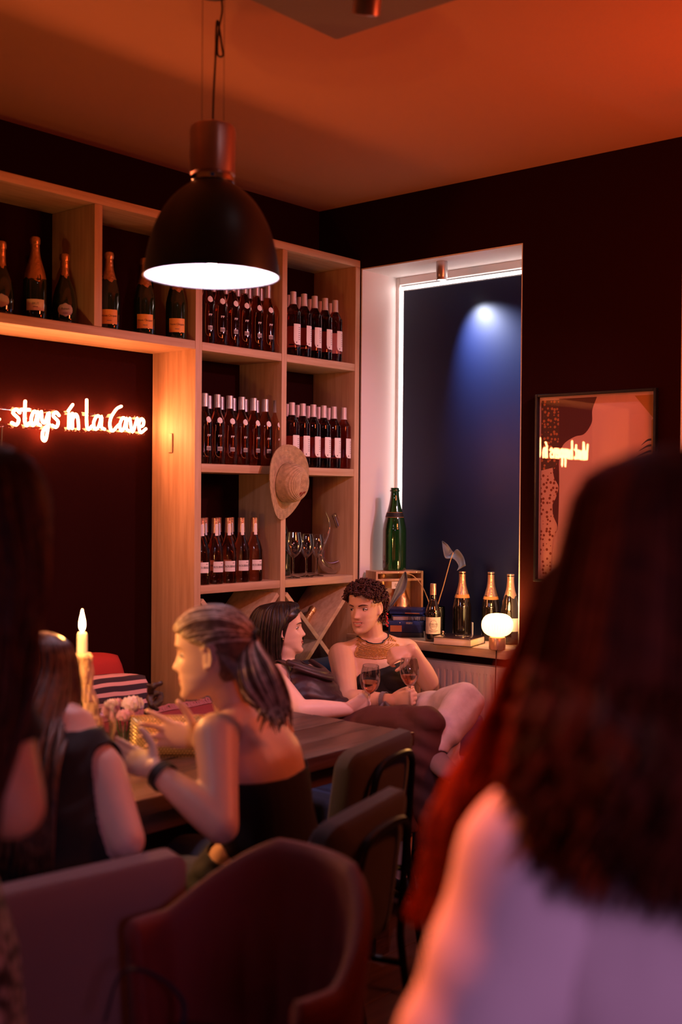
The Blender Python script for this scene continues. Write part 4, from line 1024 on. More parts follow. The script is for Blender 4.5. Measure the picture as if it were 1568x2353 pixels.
# stemless glass
gp = Vector((1.30, at(228, 1700, X=1.30).y, TZ+.0006)); gp = at(229, 1706, Z=TZ+.0006) if 0 else gp
gpos = at(231, 1708, D=2.80)
t = thing('tumbler', 'stemless rounded wine glass held up over the table, catching the candlelight', 'glass', gpos); t.scale = (.88, .88, .92)
bw = [tuple(v) for v in catmull([(.018, .001), (.030, .006), (.040, .028), (.0425, .048), (.040, .075), (.0335, .105)], 4)]
MB().lathe([(.001, .002)]+bw+[(r-.0015, z) for r, z in bw[::-1][:-1]]+[(.001, .008)], n=32).build('bowl', 'clear_glass', t)
MB().lathe([(.001, .0005), (.017, .0005), (.026, .004), (.001, .0055)], n=24).build('base', 'stem_glass', t)
MB().tube([Vector((.0328*math.cos(2*PI*k/28), .0328*math.sin(2*PI*k/28), .105)) for k in range(28)], .0009, 5, close=True).build('rim', 'stem_glass', t)
# posy in a little glass
fp = at(292, 1690, Z=TZ); fp = Vector((1.02, at(286, 1680, X=1.02).y, TZ+.0006))
t = thing('flower_posy', 'pale pink flower posy in a small glass between clutch and tumbler', 'flowers', fp)
MB().lathe([(.022, 0), (.027, .003), (.030, .06), (.033, .075), (.031, .075), (.027, .01), (.001, .008)], n=20).build('glass', 'stemware', t)
pm('petal', (.75, .42, .48), rough=.7, noise=.2, nscale=90); pm('petal_white', (.8, .66, .66), rough=.7); pm('stem_green', (.08, .16, .04), rough=.6)
rnd = random.Random(5)
for k, (dx, dy, dz, r, mt) in enumerate(((-.03, -.03, .115, .028, 'petal'), (.015, .02, .135, .033, 'petal_white'), (-.012, .05, .12, .026, 'petal'), (.03, -.02, .105, .027, 'petal'), (-.05, .01, .13, .022, 'petal'), (.0, -.05, .145, .018, 'petal_white'))):
    fl_ = MB().tube([(dx*.2, dy*.2, .012), (dx*.6, dy*.6, dz*.6), (dx, dy, dz-r*.3)], .0022, 5).build('stalk', 'stem_green', t)
    mb = MB()
    for q in range(26):
        ph = math.acos(1-1.25*(q+.5)/26); a = q*2.4; d = Vector((math.sin(ph)*math.cos(a), math.sin(ph)*math.sin(a), math.cos(ph)*.75))
        c_ = Vector((dx, dy, dz))+d*r*.75; s1, s2 = basis(d); tip = c_+d*r*.35
        mb.add([c_-s1*r*.32-s2*r*.1, c_+s1*r*.32-s2*r*.1, tip+s1*r*.22+s2*r*.12, tip-s1*r*.22+s2*r*.12, c_-s1*r*.32-s2*r*.2, c_+s1*r*.32-s2*r*.2], [(0, 1, 2, 3), (5, 4, 3, 2)])
    mb.ball((dx, dy, dz), r*.7, 10, 6); mb.build('blossom', mt, t)
# woven clutch
m = pm('gold_weave', (.62, .46, .20), rough=.35, metal=.5)
nt = m.node_tree; tc = nt.nodes.new('ShaderNodeTexCoord'); bt = nt.nodes.new('ShaderNodeTexBrick'); mp = nt.nodes.new('ShaderNodeMapping'); mp.inputs['Rotation'].default_value = (math.radians(90), 0, 0)
pm('clutch_lining', (.03, .022, .015), rough=.7)
c0 = at(285, 1672, Z=TZ+.10); c1 = at(455, 1720, Z=TZ+.06)
ca, cbb = Vector((1.20, at(292, 1725, X=1.20).y, 0)), Vector((1.36, at(470, 1760, X=1.36).y, 0))
dx = (cbb-ca).normalized(); W = (cbb-ca).length
cl = thing('clutch_bag', 'woven gold and black clutch bag lying on the table', 'bag', (ca.x, ca.y, TZ+.0006)); cl.matrix_world = frame((ca.x, ca.y, TZ+.0008), dx, Vector((-dx.y, dx.x, 0)))
H_ = .125; lean = math.radians(24)
LM = Matrix.Translation((0, .05, 0)) @ Matrix.Rotation(lean*-1, 4, 'X')
def cpt(u, v, s):      # pillow-like bag, x along, z up the bag
    b = .026*(1-(2*u-1)**6)*(1-(2*v-1)**4)**.6
    return LM @ Vector((u*W, s*b-(.0), .004+v*H_))
mb = MB(); mb.grid(lambda u, v: cpt(u, v, -1), 14, 8); mb.grid(lambda u, v: cpt(1-u, v, 1), 14, 8); mb.build('bag_body', 'clutch_lining', cl, smooth='all', weld=True)
NW, NH = 46, 22; sub_v, sub_f = [], []; mb = MB()
for j in range(NH):
    for i in range(NW):
        if (i+j) % 2: continue
        u0, u1, v0, v1 = (i-.35)/NW, (i+1.35)/NW, (j+.12)/NH, (j+.88)/NH
        u0, u1 = max(.005, u0), min(.995, u1)
        q = [cpt(u0, v0, -1.0), cpt((u0+u1)/2, v0, -1), cpt(u1, v0, -1), cpt(u1, v1, -1), cpt((u0+u1)/2, v1, -1), cpt(u0, v1, -1)]
        nrm = (q[2]-q[0]).cross(q[5]-q[0]).normalized()
        lift = [0.0002, .0026, .0002, .0002, .0026, .0002]; q = [p+nrm*h for p, h in zip(q, lift)]
        mb.add(q, [(0, 1, 4, 5), (1, 2, 3, 4)])
wv_ = mb.build('woven_strips', 'gold_weave', cl, smooth=False); wv_['kind'] = 'stuff'
MB().tube([cpt(k/20, 1.0, 0)+Vector((0, 0, .002)) for k in range(21)], .004, 6).build('zip_edge', 'gold_foil', cl)
# gnarled vine branch
vn = thing('vine_branch', 'dark gnarled vine root ornament standing on the table', 'branch', (0, 0, 0))
pm('dark_bark', (.045, .02, .018), rough=.45, noise=.4, nscale=40, bump=.4, bscale=60)
XV = .95
def vp_(px, py, dx=0): return at(px, py, X=XV+dx)
b0 = at(350, 1662, Z=TZ); o = Vector((XV, vp_(352, 1650).y, TZ+.0006)); vn.location = o
def br(pts, rad): 
    P_ = catmull([(*(vp_(a, b, dx)-o), r) for (a, b, dx), r in zip(pts, rad)], 6)
    P_ = [np.array((p[0], p[1], max(p[2], p[3]+.001), p[3]*(1+.12*math.sin(i*1.1)))) for i, p in enumerate(P_)]
    return MB().tube([p[:3] for p in P_], [p[3] for p in P_], 9, round_ends=True)
br([(346, 1655, 0), (340, 1640, .01), (348, 1624, .02), (364, 1612, .0), (368, 1598, -.03), (352, 1594, -.02), (344, 1606, .01), (350, 1622, .03), (362, 1630, .02)], [.013, .013, .012, .013, .012, .012, .011, .009, .006]).build('twisted_stem', 'dark_bark', vn)
br([(350, 1600, -.02), (346, 1588, 0), (352, 1577, .02), (369, 1570, .03)], [.011, .012, .011, .008]).build('side_branch', 'dark_bark', vn)
br([(352, 1578, .01), (341, 1575, .01)], [.009, .006]).build('side_branch', 'dark_bark', vn)
br([(340, 1668, .02), (352, 1660, .0), (372, 1662, -.04), (392, 1656, -.06), (400, 1660, -.08)], [.008, .014, .014, .012, .006]).build('root_foot', 'dark_bark', vn)
# ================================================================== figure building
def npv(v): return np.array(v, float)
class Fig:
    """a body laid out limb by limb in the room, then fused to one continuous surface"""
    def __init__(s, name, label, base, skin, voxel=.0042):
        s.mb = MB(); s.parts = []; s.name = name; s.voxel = voxel; s.skin = skin
        s.root = thing(name, label, 'person', base); s.base = Vector(base); s.me = None
    def limb(s, part, pts, rad, ref=None, n=18, sub=5):
        """pts in the room; rad: numbers or (a, b) pairs, a along ref"""
        rad = [(r, r) if isinstance(r, (int, float)) else r for r in rad]
        C = catmull([(*p, *r) for p, r in zip(pts, rad)], sub) if len(pts) > 2 else [npv((*p, *r)) for p, r in zip(pts, rad)]
        if len(pts) == 2: C = [C[0]*(1-k/sub)+C[1]*k/sub for k in range(sub+1)]
        s.mb.tube([c[:3] for c in C], [(max(c[3], .002), max(c[4], .002)) for c in C], n, ref=ref, round_ends=True)
        for i, c in enumerate(C): s.parts.append((part, c[:3], .5*(c[3]+c[4]), i/(len(C)-1)))
    def ball(s, part, c, r, M=None):
        s.mb.ball(c, r, 16, 12, M); s.parts.append((part, npv(c), r if isinstance(r, (int, float)) else sum(r)/3, .5))
    def hand(s, wrist, d, palm, thumb, curl=(.3, .3, .3, .3), tcurl=.3, spread=.0, sc=1.0, part='hand', tdir=None):
        f = Vector(d).normalized(); n = Vector(palm); n = (n-f*n.dot(f)).normalized(); t = Vector(thumb); t = (t-f*t.dot(f)-n*t.dot(n)).normalized(); w_ = Vector(wrist)
        s.limb(part, [w_-f*.01, w_+f*.02*sc, w_+f*.055*sc, w_+f*.088*sc], [(.026*sc, .0195*sc), (.028*sc, .0175*sc), (.036*sc, .0145*sc), (.036*sc, .0105*sc)], ref=t)
        offs = (.0285, .0100, -.0085, -.0265); lens = (.070, .079, .073, .058)
        for i in range(4):
            b = w_+f*((.086-.004*abs(i-1.2))*sc)+t*(offs[i]*sc); a = 0; P = [b-f*.02*sc, b]; R = [.0090*sc, .0088*sc]
            sp = t*(spread*(1.5-i)*.35)
            for k, fr in enumerate((.45, .31, .24)):
                a += curl[i]*(.85, 1.15, .75)[k]; dd = (f*math.cos(a)+n*math.sin(a)+sp).normalized(); P.append(P[-1]+dd*lens[i]*fr*sc); R.append((.0080, .0072, .0060)[k]*sc)
            s.limb(part, P, R, n=10, sub=4)
        td = tdir or (t*.75+f*.62+n*.25); td = Vector(td).normalized(); b = w_+f*.022*sc+t*.020*sc; P = [b, b+td*.036*sc]; R = [.0145*sc, .0115*sc]
        ax = (f*.75-t*.35+n*.5).normalized()
        for k in range(2): td = (td*(1-tcurl)+ax*tcurl).normalized(); P.append(P[-1]+td*(.031, .025)[k]*sc); R.append((.0098, .0078)[k]*sc)
        s.limb(part, P, R, n=10, sub=4)
    def head(s, c, fwd, up, sc=1.0, ear=True, open_mouth=0):
        c = Vector(c); y = Vector(fwd).normalized(); z = Vector(up); z = (z-y*z.dot(y)).normalized(); x = y.cross(z)
        s.hc, s.hx, s.hy, s.hz, s.hs = c, x, y, z, sc
        Z = [-.116, -.112, -.103, -.085, -.06, -.03, 0, .03, .06, .085, .10, .108, .111]
        W = [.010, .022, .034, .048, .0565, .063, .068, .0725, .0725, .061, .043, .024, .006]
        YF = [.074, .083, .088, .085, .085, .086, .083, .088, .085, .068, .047, .024, .006]
        YB = [.045, .030, .008, -.020, -.055, -.088, -.101, -.106, -.099, -.078, -.055, -.030, -.008]
        N = 96; K = 84; rings = []
        def G(v, m, w): return math.exp(-((v-m)/w)**2)
        for k in range(K+1):
            q = -.116+.227*k/K; w_ = float(np.interp(q, Z, W)); yf = float(np.interp(q, Z, YF)); yb = float(np.interp(q, Z, YB)); yc = (yf+yb)/2 if q < -.05 else (yf*.30+yb*.70)*.5+(yf+yb)*.25
            ring = []
            for j in range(N):
                a = 2*PI*j/N; sx, cy_ = math.sin(a), math.cos(a); e = 2/2.35 if cy_ > 0 else 1
                X = w_*(abs(sx)**e)*(1 if sx >= 0 else -1); Y = yc+((yf-yc)*(abs(cy_)**e) if cy_ > 0 else -(yc-yb)*abs(cy_))
                if cy_ > 0:
                    m = min(1, cy_*2.2); ax = abs(X)
                    d = 0
                    d -= .0115*G(ax, .031, .015)*G(q, .001, .013)               # eye sockets
                    d += .0045*G(ax, .026, .024)*G(q, .024, .008)               # brow
                    d += .0050*G(ax, .043, .016)*G(q, -.028, .020)              # cheeks
                    nz = 0
                    if -.052 < q < .022: tt = (.020-q)/.055; nz = (.003+.021*max(0, min(1, tt))**1.25)*(1 if q > -.035 else max(0, 1-(-.035-q)/.010)); d += nz*G(X, 0, .0085+.005*max(0, min(1, tt)))
                    d += .006*G(ax, .012, .006)*G(q, -.034, .007)               # nostril wings
                    d += .0065*G(X, 0, .021)*G(q, -.0555, .0062)+.0072*G(X, 0, .018)*G(q, -.0715, .0065)  # lips
                    d -= .0060*G(X, 0, .024)*G(q, -.0635, .0028)*(1+1.2*open_mouth)
                    d -= .0035*G(X, 0, .004)*G(q, -.047, .005)
                    d -= .0040*G(X, 0, .022)*G(q, -.083, .006); d += .0050*G(X, 0, .020)*G(q, -.100, .012)
                    Y += d*m
                ring.append(c + (x*X + y*Y + z*q)*sc)
            rings.append(ring)
        s.mb.rings(rings)
        for i in range(0, 84, 3):
            q = -.116+.227*i/K; s.parts.append(('head', npv(c+(y*(-.005)+z*q)*sc), .085*sc, i/84))
        if ear:
            for sd in (-1, 1):
                e0 = c+(x*(sd*.069)+y*(-.010)+z*(-.012))*sc
                P = []
                for k in range(15):
                    a = -2.3+k/14*4.6; rr = (.017+.004*math.sin(a)) ; P.append(e0+(y*(-.002-rr*.75*math.cos(a)) + z*(.004+rr*1.55*math.sin(a)) + x*(sd*(.006+.004*math.cos(a))))*sc)
                s.mb.tube(P, [.0042*sc]*15, 8, round_ends=True)
                s.mb.ball(e0+x*(sd*.001*sc), (.010*sc, .010*sc, .02*sc), 10, 8, Matrix(((x.x, y.x, z.x), (x.y, y.y, z.y), (x.z, y.z, z.z))) @ Matrix.Diagonal((.5, 1, 1)))
                s.mb.ball(e0+(x*(sd*.004)+y*.006+z*-.020)*sc, .0065*sc, 8, 6)
                s.parts.append(('head', npv(e0), .02*sc, .5))
    def H(s, x, y, z): return s.hc+(s.hx*x+s.hy*y+s.hz*z)*s.hs
    def fuse(s, smooth=4):
        me = bpy.data.meshes.new('raw'); me.from_pydata([tuple(Vector(v)-s.base) for v in s.mb.v], [], s.mb.f)
        bm = bmesh.new(); bm.from_mesh(me); bmesh.ops.recalc_face_normals(bm, faces=bm.faces); bm.to_mesh(me); bm.free()
        o = bpy.data.objects.new('raw', me); COL.objects.link(o)
        r = o.modifiers.new('r', 'REMESH'); r.mode = 'VOXEL'; r.voxel_size = s.voxel; r.use_smooth_shade = True
        sm = o.modifiers.new('s', 'SMOOTH'); sm.factor = .5; sm.iterations = smooth
        dg = bpy.context.evaluated_depsgraph_get(); m2 = bpy.data.meshes.new_from_object(o.evaluated_get(dg))
        bpy.data.objects.remove(o); bpy.data.meshes.remove(me)
        m2.name = 'body'; m2.materials.clear(); m2.materials.append(MAT[s.skin])
        s.me = m2; n = len(m2.vertices)
        s.co = np.empty(n*3); m2.vertices.foreach_get('co', s.co); s.co = s.co.reshape(-1, 3)
        s.no = np.empty(n*3); m2.vertices.foreach_get('normal', s.no); s.no = s.no.reshape(-1, 3)
        s.W = s.co + npv(s.base)
        # nearest limb of each vertex
        names = sorted(set(p[0] for p in s.parts)); s.names = names
        PC = npv([p[1] for p in s.parts]); PR = npv([p[2] for p in s.parts]); PI_ = np.array([names.index(p[0]) for p in s.parts]); PT_ = npv([p[3] for p in s.parts])
        s.pid = np.zeros(n, int); s.t = np.zeros(n)
        for a in range(0, n, 4000):
            d = np.linalg.norm(s.W[a:a+4000, None]-PC[None], axis=2)/PR[None]; k = d.argmin(1); s.pid[a:a+4000] = PI_[k]; s.t[a:a+4000] = PT_[k]
        if hasattr(s, 'hc'):
            q = (s.W-npv(s.hc))/s.hs; s.hl = np.stack([q@npv(s.hx), q@npv(s.hy), q@npv(s.hz)], 1)
        o = bpy.data.objects.new('body', m2); COL.objects.link(o); o.parent = s.root
        lp = np.empty(len(m2.polygons), int); m2.polygons.foreach_get('loop_total', lp)
        li = np.empty(len(m2.loops), int); m2.loops.foreach_get('vertex_index', li)
        s.quads = li.reshape(-1, 4) if (lp == 4).all() else None
        if s.quads is None:
            st = np.concatenate([[0], np.cumsum(lp)[:-1]]); s.quads = np.array([li[a:a+4] if n_ == 4 else [*li[a:a+3], li[a+2]] for a, n_ in zip(st, lp)])
        s.bodyobj = o
        return o
    def is_(s, *parts): return np.isin(s.pid, [s.names.index(p) for p in parts if p in s.names])
    def paint(s, mask, mat):
        """give a region of the skin its own colour (lips, brows)"""
        if MAT[mat].name not in [m.name for m in s.me.materials]: s.me.materials.append(MAT[mat])
        ix = [m.name for m in s.me.materials].index(MAT[mat].name); sel = mask[s.quads].mean(1) > .5
        mi = np.zeros(len(s.me.polygons), np.int32); s.me.polygons.foreach_get('material_index', mi); mi[sel] = ix; s.me.polygons.foreach_set('material_index', mi)
    def garment(s, name, mask, mat, off=.006, th=.003, fold=0, fs=40, bsm=12, fdir=(0, 0, 1), inflate=None):
        sel = mask[s.quads].all(1); q = s.quads[sel]; vid = np.unique(q); mp = -np.ones(len(s.co), int); mp[vid] = np.arange(len(vid)); q = mp[q]
        co = s.co[vid].copy(); no = s.no[vid]
        # even out the cut edges
        E = np.concatenate([q[:, [0, 1]], q[:, [1, 2]], q[:, [2, 3]], q[:, [3, 0]]]); Es = np.sort(E, 1); E = Es[Es[:, 0] != Es[:, 1]]
        u, cnt = np.unique(E, axis=0, return_counts=True); be = u[cnt == 1]
        nb = len(vid); deg = np.zeros(nb); np.add.at(deg, be[:, 0], 1); np.add.at(deg, be[:, 1], 1); bi = deg > 0
        for _ in range(bsm):
            acc = np.zeros((nb, 3)); np.add.at(acc, be[:, 0], co[be[:, 1]]); np.add.at(acc, be[:, 1], co[be[:, 0]])
            co[bi] = .5*co[bi]+.5*acc[bi]/deg[bi, None]
        d = np.full(nb, off)
        if inflate is not None: d = d+inflate(s.W[vid], s)
        if fold:
            w_ = co@npv(Vector(fdir).normalized()); d = d+fold*(np.sin(w_*fs+2.2*np.sin(co[:, 0]*17)+1.7*np.sin(co[:, 1]*15))+.6*np.sin(w_*fs*2.3+3*np.sin(co[:, 1]*21+co[:, 0]*13)))
        co = co+no*d[:, None]
        me = bpy.data.meshes.new(name); me.from_pydata(co.tolist(), [], [tuple(dict.fromkeys(f)) for f in q.tolist()]); me.materials.append(MAT[mat])
        me.polygons.foreach_set('use_smooth', [True]*len(me.polygons)); me.update()
        o = bpy.data.objects.new(name, me); COL.objects.link(o); o.parent = s.root
        if th: sm = o.modifiers.new('s', 'SOLIDIFY'); sm.thickness = th; sm.offset = 0
        return o
    def shoes(s, mat, top=.12, off=.006):
        for nm in 'LR':
            m = (s.is_('foot'+nm)) & (s.W[:, 2] < 9)
            if m.any(): s.garment('shoe', m, mat, off, .003)
    def eyes(s, iris='iris_dark', look=(0, 1, 0)):
        lk = s.hx*look[0]+s.hy*look[1]+s.hz*look[2]; lk.normalize()
        for sd in (-1, 1):
            c = s.H(sd*.031, .0590, .0)-s.base; r = .0122*s.hs
            mb = MB().mat('eye_white'); mb.ball(c, r, 16, 12); e = mb.build('eye', None, s.root, smooth='all')
            a, b = basis(lk); mb = MB(); R = []
            for ph in (.0, .16, .30, .44): R.append([c+(lk*math.cos(ph)+(a*math.cos(2*PI*k/14)+b*math.sin(2*PI*k/14))*math.sin(max(ph, .01)))*(r*1.02) for k in range(14)])
            mb.rings(R[::-1], False, True).build('iris', iris, e)
            # lids and lashes
            P = [s.H(sd*(.031+u), .0590+math.sqrt(max(1e-8, .0134**2-(u*.9)**2-(.0052*(1-(u/.0155)**2))**2)), .0052*(1-(u/.0155)**2)+.0006-.0012*(1 if u*1 > .01 else 0))-s.base for u in np.linspace(-.0145, .0150, 9)]
            MB().tube(P, [.0010*s.hs]+[.0017*s.hs]*7+[.0012*s.hs], 5).build('lash_line', 'lash', s.root)
            P = [s.H(sd*(.031+u), .0590+math.sqrt(max(1e-8, .0132**2-(u*.9)**2-(.0052)**2)), -.0056*(1-(u/.017)**2))-s.base for u in np.linspace(-.0135, .0140, 7)]
            MB().tube(P, [.0012*s.hs]*7, 5).build('lower_lid', s.skin, s.root)
    def brows(s, mat):
        from mathutils.bvhtree import BVHTree
        bv = BVHTree.FromPolygons([tuple(v) for v in s.W], [tuple(q) for q in s.quads.tolist()])
        for sd in (-1, 1):
            mb = MB(); P = []; R = []
            for u, zz, r in ((.013, .0195, .0026), (.022, .0225, .0034), (.033, .0245, .0032), (.043, .0225, .0022), (.050, .0190, .0010)):
                o_ = s.H(sd*u, .13, zz); h = bv.ray_cast(o_, -s.hy)
                p = h[0] if h[0] is not None else s.H(sd*u, .085, zz)
                P.append(p-s.base); R.append(r*s.hs)
            C = catmull([(*p, r) for p, r in zip(P, R)], 4); mb.tube([c[:3] for c in C], [(c[3]*.55, c[3]) for c in C], 7, ref=s.hy, round_ends=True); mb.build('eyebrow', mat, s.root)
    def lips(s, width=.023, smile=.003, gap=0.0, mat='lips'):
        from mathutils.bvhtree import BVHTree
        bv = BVHTree.FromPolygons([tuple(v) for v in s.W], [tuple(q) for q in s.quads.tolist()])
        def on(x, z):
            h = bv.ray_cast(s.H(x, .14, z), -s.hy); return (h[0] if h[0] is not None else s.H(x, .085, z))-s.base
        U = np.linspace(-1, 1, 11)
        for nm, z0, rz, ry_, sg in (('upper_lip', -.0585, .0042, .0030, 1), ('lower_lip', -.0690, .0050, .0036, -1)):
            P = []; R = []
            for u in U:
                w_ = max(0, 1-u*u); z = -.0635+(z0+.0635+sg*gap*.5)*w_**.6+smile*u*u - (.0012*math.exp(-(u/.16)**2) if sg > 0 else 0)
                P.append(on(u*width, z)); R.append((max(.0006, ry_*w_**.5)*s.hs, max(.0008, rz*w_**.5)*s.hs))
            MB().tube(P, R, 9, ref=s.hy, round_ends=True).build(nm, mat, s.root, smooth='all')
        P = [on(u*width*.94, -.0637+smile*u*u)-(s.hy*(.0015 if gap else -.0004))*s.hs for u in U]
        MB().tube(P, [(.0018*s.hs, max(.0005, (.0009+gap*.62)*max(0, 1-u*u)**.5)*s.hs) for u in U], 8, ref=s.hy).build('mouth_line', 'mouth_dark', s.root, smooth='all')
        if gap:
            P = [on(u*width*.62, -.0637+gap*.28)+(s.hy*.0004)*s.hs for u in np.linspace(-1, 1, 9)]
            MB().tube(P, [(.0012*s.hs, max(.0004, gap*.30)*s.hs)]*9, 8, ref=s.hy, round_ends=True).build('teeth', 'teeth', s.root, smooth='all')
    def hairline(s, grow=0):
        y = s.hl[:, 1]; zmin = np.interp(y, [-.11, -.03, -.015, .02, .05, .075, .10], [-.085, -.07, .0, .025, .047, .066, .068])
        return s.is_('head') & (s.hl[:, 2] > zmin-grow) & ((y < .03) | (s.hl[:, 2] > .02)) & ~((np.abs(s.hl[:, 0]) > .058) & (y > -.036) & (y < .03) & (s.hl[:, 2] < .028))
    def strands(s, name, curves, mat, r=.004, n=5, taper=True):
        mb = MB()
        for P in curves:
            P = [Vector(p)-s.base for p in P]; K = len(P)
            mb.tube(P, [(r*min(1, .5+i/(K*.3)*.5)*(1-.72*max(0, (i/(K-1)-.6)/.4)**2)) if taper else r for i in range(K)], n)
        return mb.build(name, mat, s.root, smooth='all')
def skin(name, c, c2=None): return pm(name, c, rough=.42, sss=.12, spec=.45, col2=c2 or tuple(v*.88 for v in c), nscale=7, bump=.03, bscale=220)
skin('skin_light', (.74, .48, .37)); skin('skin_pale', (.76, .52, .44)); skin('skin_warm', (.66, .41, .29))
pm('lips', (.50, .19, .155), rough=.35); pm('mouth_dark', (.06, .012, .010), rough=.5); pm('teeth', (.78, .70, .62), rough=.25); pm('lash', (.02, .012, .012), rough=.6); pm('eye_white', (.75, .70, .68), rough=.15); pm('iris_dark', (.03, .018, .012), rough=.1); pm('iris_blue', (.10, .13, .14), rough=.1)
def hairmat(name, c, c2, rough=.42, spec=.35): return pm(name, c, rough=rough, col2=c2, nscale=55, spec=spec)
hairmat('hair_blonde', (.78, .60, .50), (.45, .31, .25)); hairmat('hair_black', (.022, .012, .013), (.008, .005, .006), .34); hairmat('hair_brown', (.13, .055, .032), (.05, .02, .014)); hairmat('hair_red_lit', (.46, .07, .012), (.20, .026, .006), .65, .12); hairmat('hair_auburn', (.15, .04, .018), (.05, .014, .008)); hairmat('hair_dark_blonde', (.20, .11, .075), (.08, .04, .028)); hairmat('hair_curly', (.075, .022, .018), (.025, .008, .008), .5)
def lets_light_through(name, w_):
    m = MAT[name]; nt = m.node_tree; b = nt.nodes['Principled BSDF']; t = nt.nodes.new('ShaderNodeBsdfTranslucent'); mx = nt.nodes.new('ShaderNodeMixShader'); mx.inputs[0].default_value = w_
    src = [l.from_socket for l in nt.links if l.to_socket == b.inputs['Base Color']]
    if src: nt.links.new(src[0], t.inputs[0])
    else: t.inputs[0].default_value = b.inputs['Base Color'].default_value
    nt.links.new(b.outputs[0], mx.inputs[1]); nt.links.new(t.outputs[0], mx.inputs[2]); nt.links.new(mx.outputs[0], nt.nodes['Material Output'].inputs[0])
hairmat('hair_red_shaded', (.10, .017, .006), (.04, .007, .004), .6, .12); lets_light_through('hair_red_lit', .5); lets_light_through('hair_auburn', .4)  # shaded tone of the red hair, the shade put into its colour
pm('black_knit', (.010, .008, .010), rough=.85, bump=.08, bscale=250); pm('plum_satin', (.026, .007, .012), rough=.45, sheen=.05, bump=.05, bscale=120); pm('brown_twill', (.06, .011, .009), rough=.8, bump=.1, bscale=250)
pm('dark_denim', (.025, .028, .045), rough=.8, bump=.15, bscale=350); pm('pale_denim', (.55, .44, .46), rough=.8, noise=.2, nscale=20, bump=.15, bscale=300); pm('white_cotton', (.72, .62, .66), rough=.8, bump=.08, bscale=80, noise=.06, nscale=6)
def seated_legs(F, hipL, hipR, kneeL, kneeR, ankL, ankR, toe, thick=1.0):
    for nm, h, k, a in (('L', hipL, kneeL, ankL), ('R', hipR, kneeR, ankR)):
        h, k, a = Vector(h), Vector(k), Vector(a); m1 = h.lerp(k, .45); m2 = k.lerp(a, .30)
        F.limb('thigh', [h, m1, k], [.088*thick, .080*thick, .056*thick]); F.limb('shin', [k, m2+(h-k).normalized()*.012, k.lerp(a, .65), a], [.054*thick, .055*thick, .042*thick, .032*thick])
        t = Vector(toe).normalized(); F.limb('foot'+nm, [a+Vector((0, 0, -.02))-t*.03, a+t*.06+Vector((0, 0, -.045)), a+t*.15+Vector((0, 0, -.058))], [.034, (.038, .028), (.036, .018)], ref=t.cross(Vector((0, 0, 1))))
# ================================================================== people
Vz = Vector((0, 0, 1)); FW = Vector((c_f.x, c_f.y, 0)).normalized(); RT = Vector((c_r.x, c_r.y, 0)).normalized()   # away from and across the room as seen from the door
rnd = random.Random(11)
# ---------------------------------------------------------------- woman with the ponytail at the table
F = Fig('person', 'person in black strapless top and dark wristband leaning over the table, hands gesturing', (1.95, -2.33, 0), 'skin_light', .0046)
D = 2.88
nb = at(556, 1640, D=2.90); ch = at(588, 1745, D=2.90); rb_ = at(610, 1810, D=2.90); wa = at(622, 1880, D=2.90); pv = at(625, 1985, D=2.92)
shN = at(497, 1690, D=2.77); shF = at(628, 1682, D=3.03); side = (shF-shN).normalized()
F.limb('torso', [pv, wa, rb_, ch, nb.lerp(ch, .35)], [(.165, .115), (.128, .095), (.138, .10), (.150, .105), (.115, .075)], ref=side, n=28)
F.limb('neck', [nb+Vector((0, 0, -.03)), at(532, 1600, D=2.90), at(512, 1560, D=2.89)], [.062, .050, .052])
F.limb('trap', [nb.lerp(shN, .12)+Vector((0, 0, -.005)), nb.lerp(shN, .60)+Vector((0, 0, -.012)), shN], [.050, .046, .052]); F.limb('trap', [nb.lerp(shF, .12), nb.lerp(shF, .6), shF], [.05, .046, .052])
elN = at(508, 1898, D=2.60); wrN = at(358, 1770, D=2.72); elF = at(545, 1825, D=3.10); wrF = at(462, 1702, D=2.93)
F.limb('upper_arm', [shN, shN.lerp(elN, .4), elN], [.056, .048, .041]); F.limb('forearm', [elN, elN.lerp(wrN, .3)+Vector((0, 0, .004)), elN.lerp(wrN, .75), wrN], [.041, .043, .032, .026])
F.limb('upper_arm', [shF, shF.lerp(elF, .4), elF], [.056, .048, .041]); F.limb('forearm', [elF, elF.lerp(wrF, .3), elF.lerp(wrF, .75), wrF], [.041, .042, .031, .026])
hd = (at(262, 1728, D=2.80)-wrN); F.hand(wrN, hd, Vz*.55-c_f*.8, Vz*.8+c_f*.6-RT*.1, curl=(.16, .20, .22, .24), tcurl=.3, sc=.98, part='hand')
F.hand(wrF, at(372, 1682, D=2.93)-wrF, -c_f*.9+RT*-.1-Vz*.1, Vz, curl=(.05, .22, .20, .12), spread=.55, tcurl=.2, sc=1.0, part='hand', tdir=(Vz*.95-RT*.25-c_f*.2))
F.head(at(487, 1499, D=2.86), -RT*.97+FW*.20-Vz*.10, Vz*1.0-RT*.06, .985)
hp = pv; F.limb('hips', [pv+Vector((0, 0, .02)), pv+Vector((-.10, 0, -.05))], [(.165, .11), (.17, .10)], ref=side)
h0 = Vector((pv.x, pv.y, .55)); sd_ = Vector((0, 1, 0))
seated_legs(F, h0+sd_*-.10, h0+sd_*.10, h0+Vector((-.44, -.13, -.03)), h0+Vector((-.44, .11, -.03)), Vector((h0.x-.42, h0.y-.14, .09)), Vector((h0.x-.40, h0.y+.12, .09)), (-1, 0, 0))
F.fuse(); zT = F.W[:, 2]
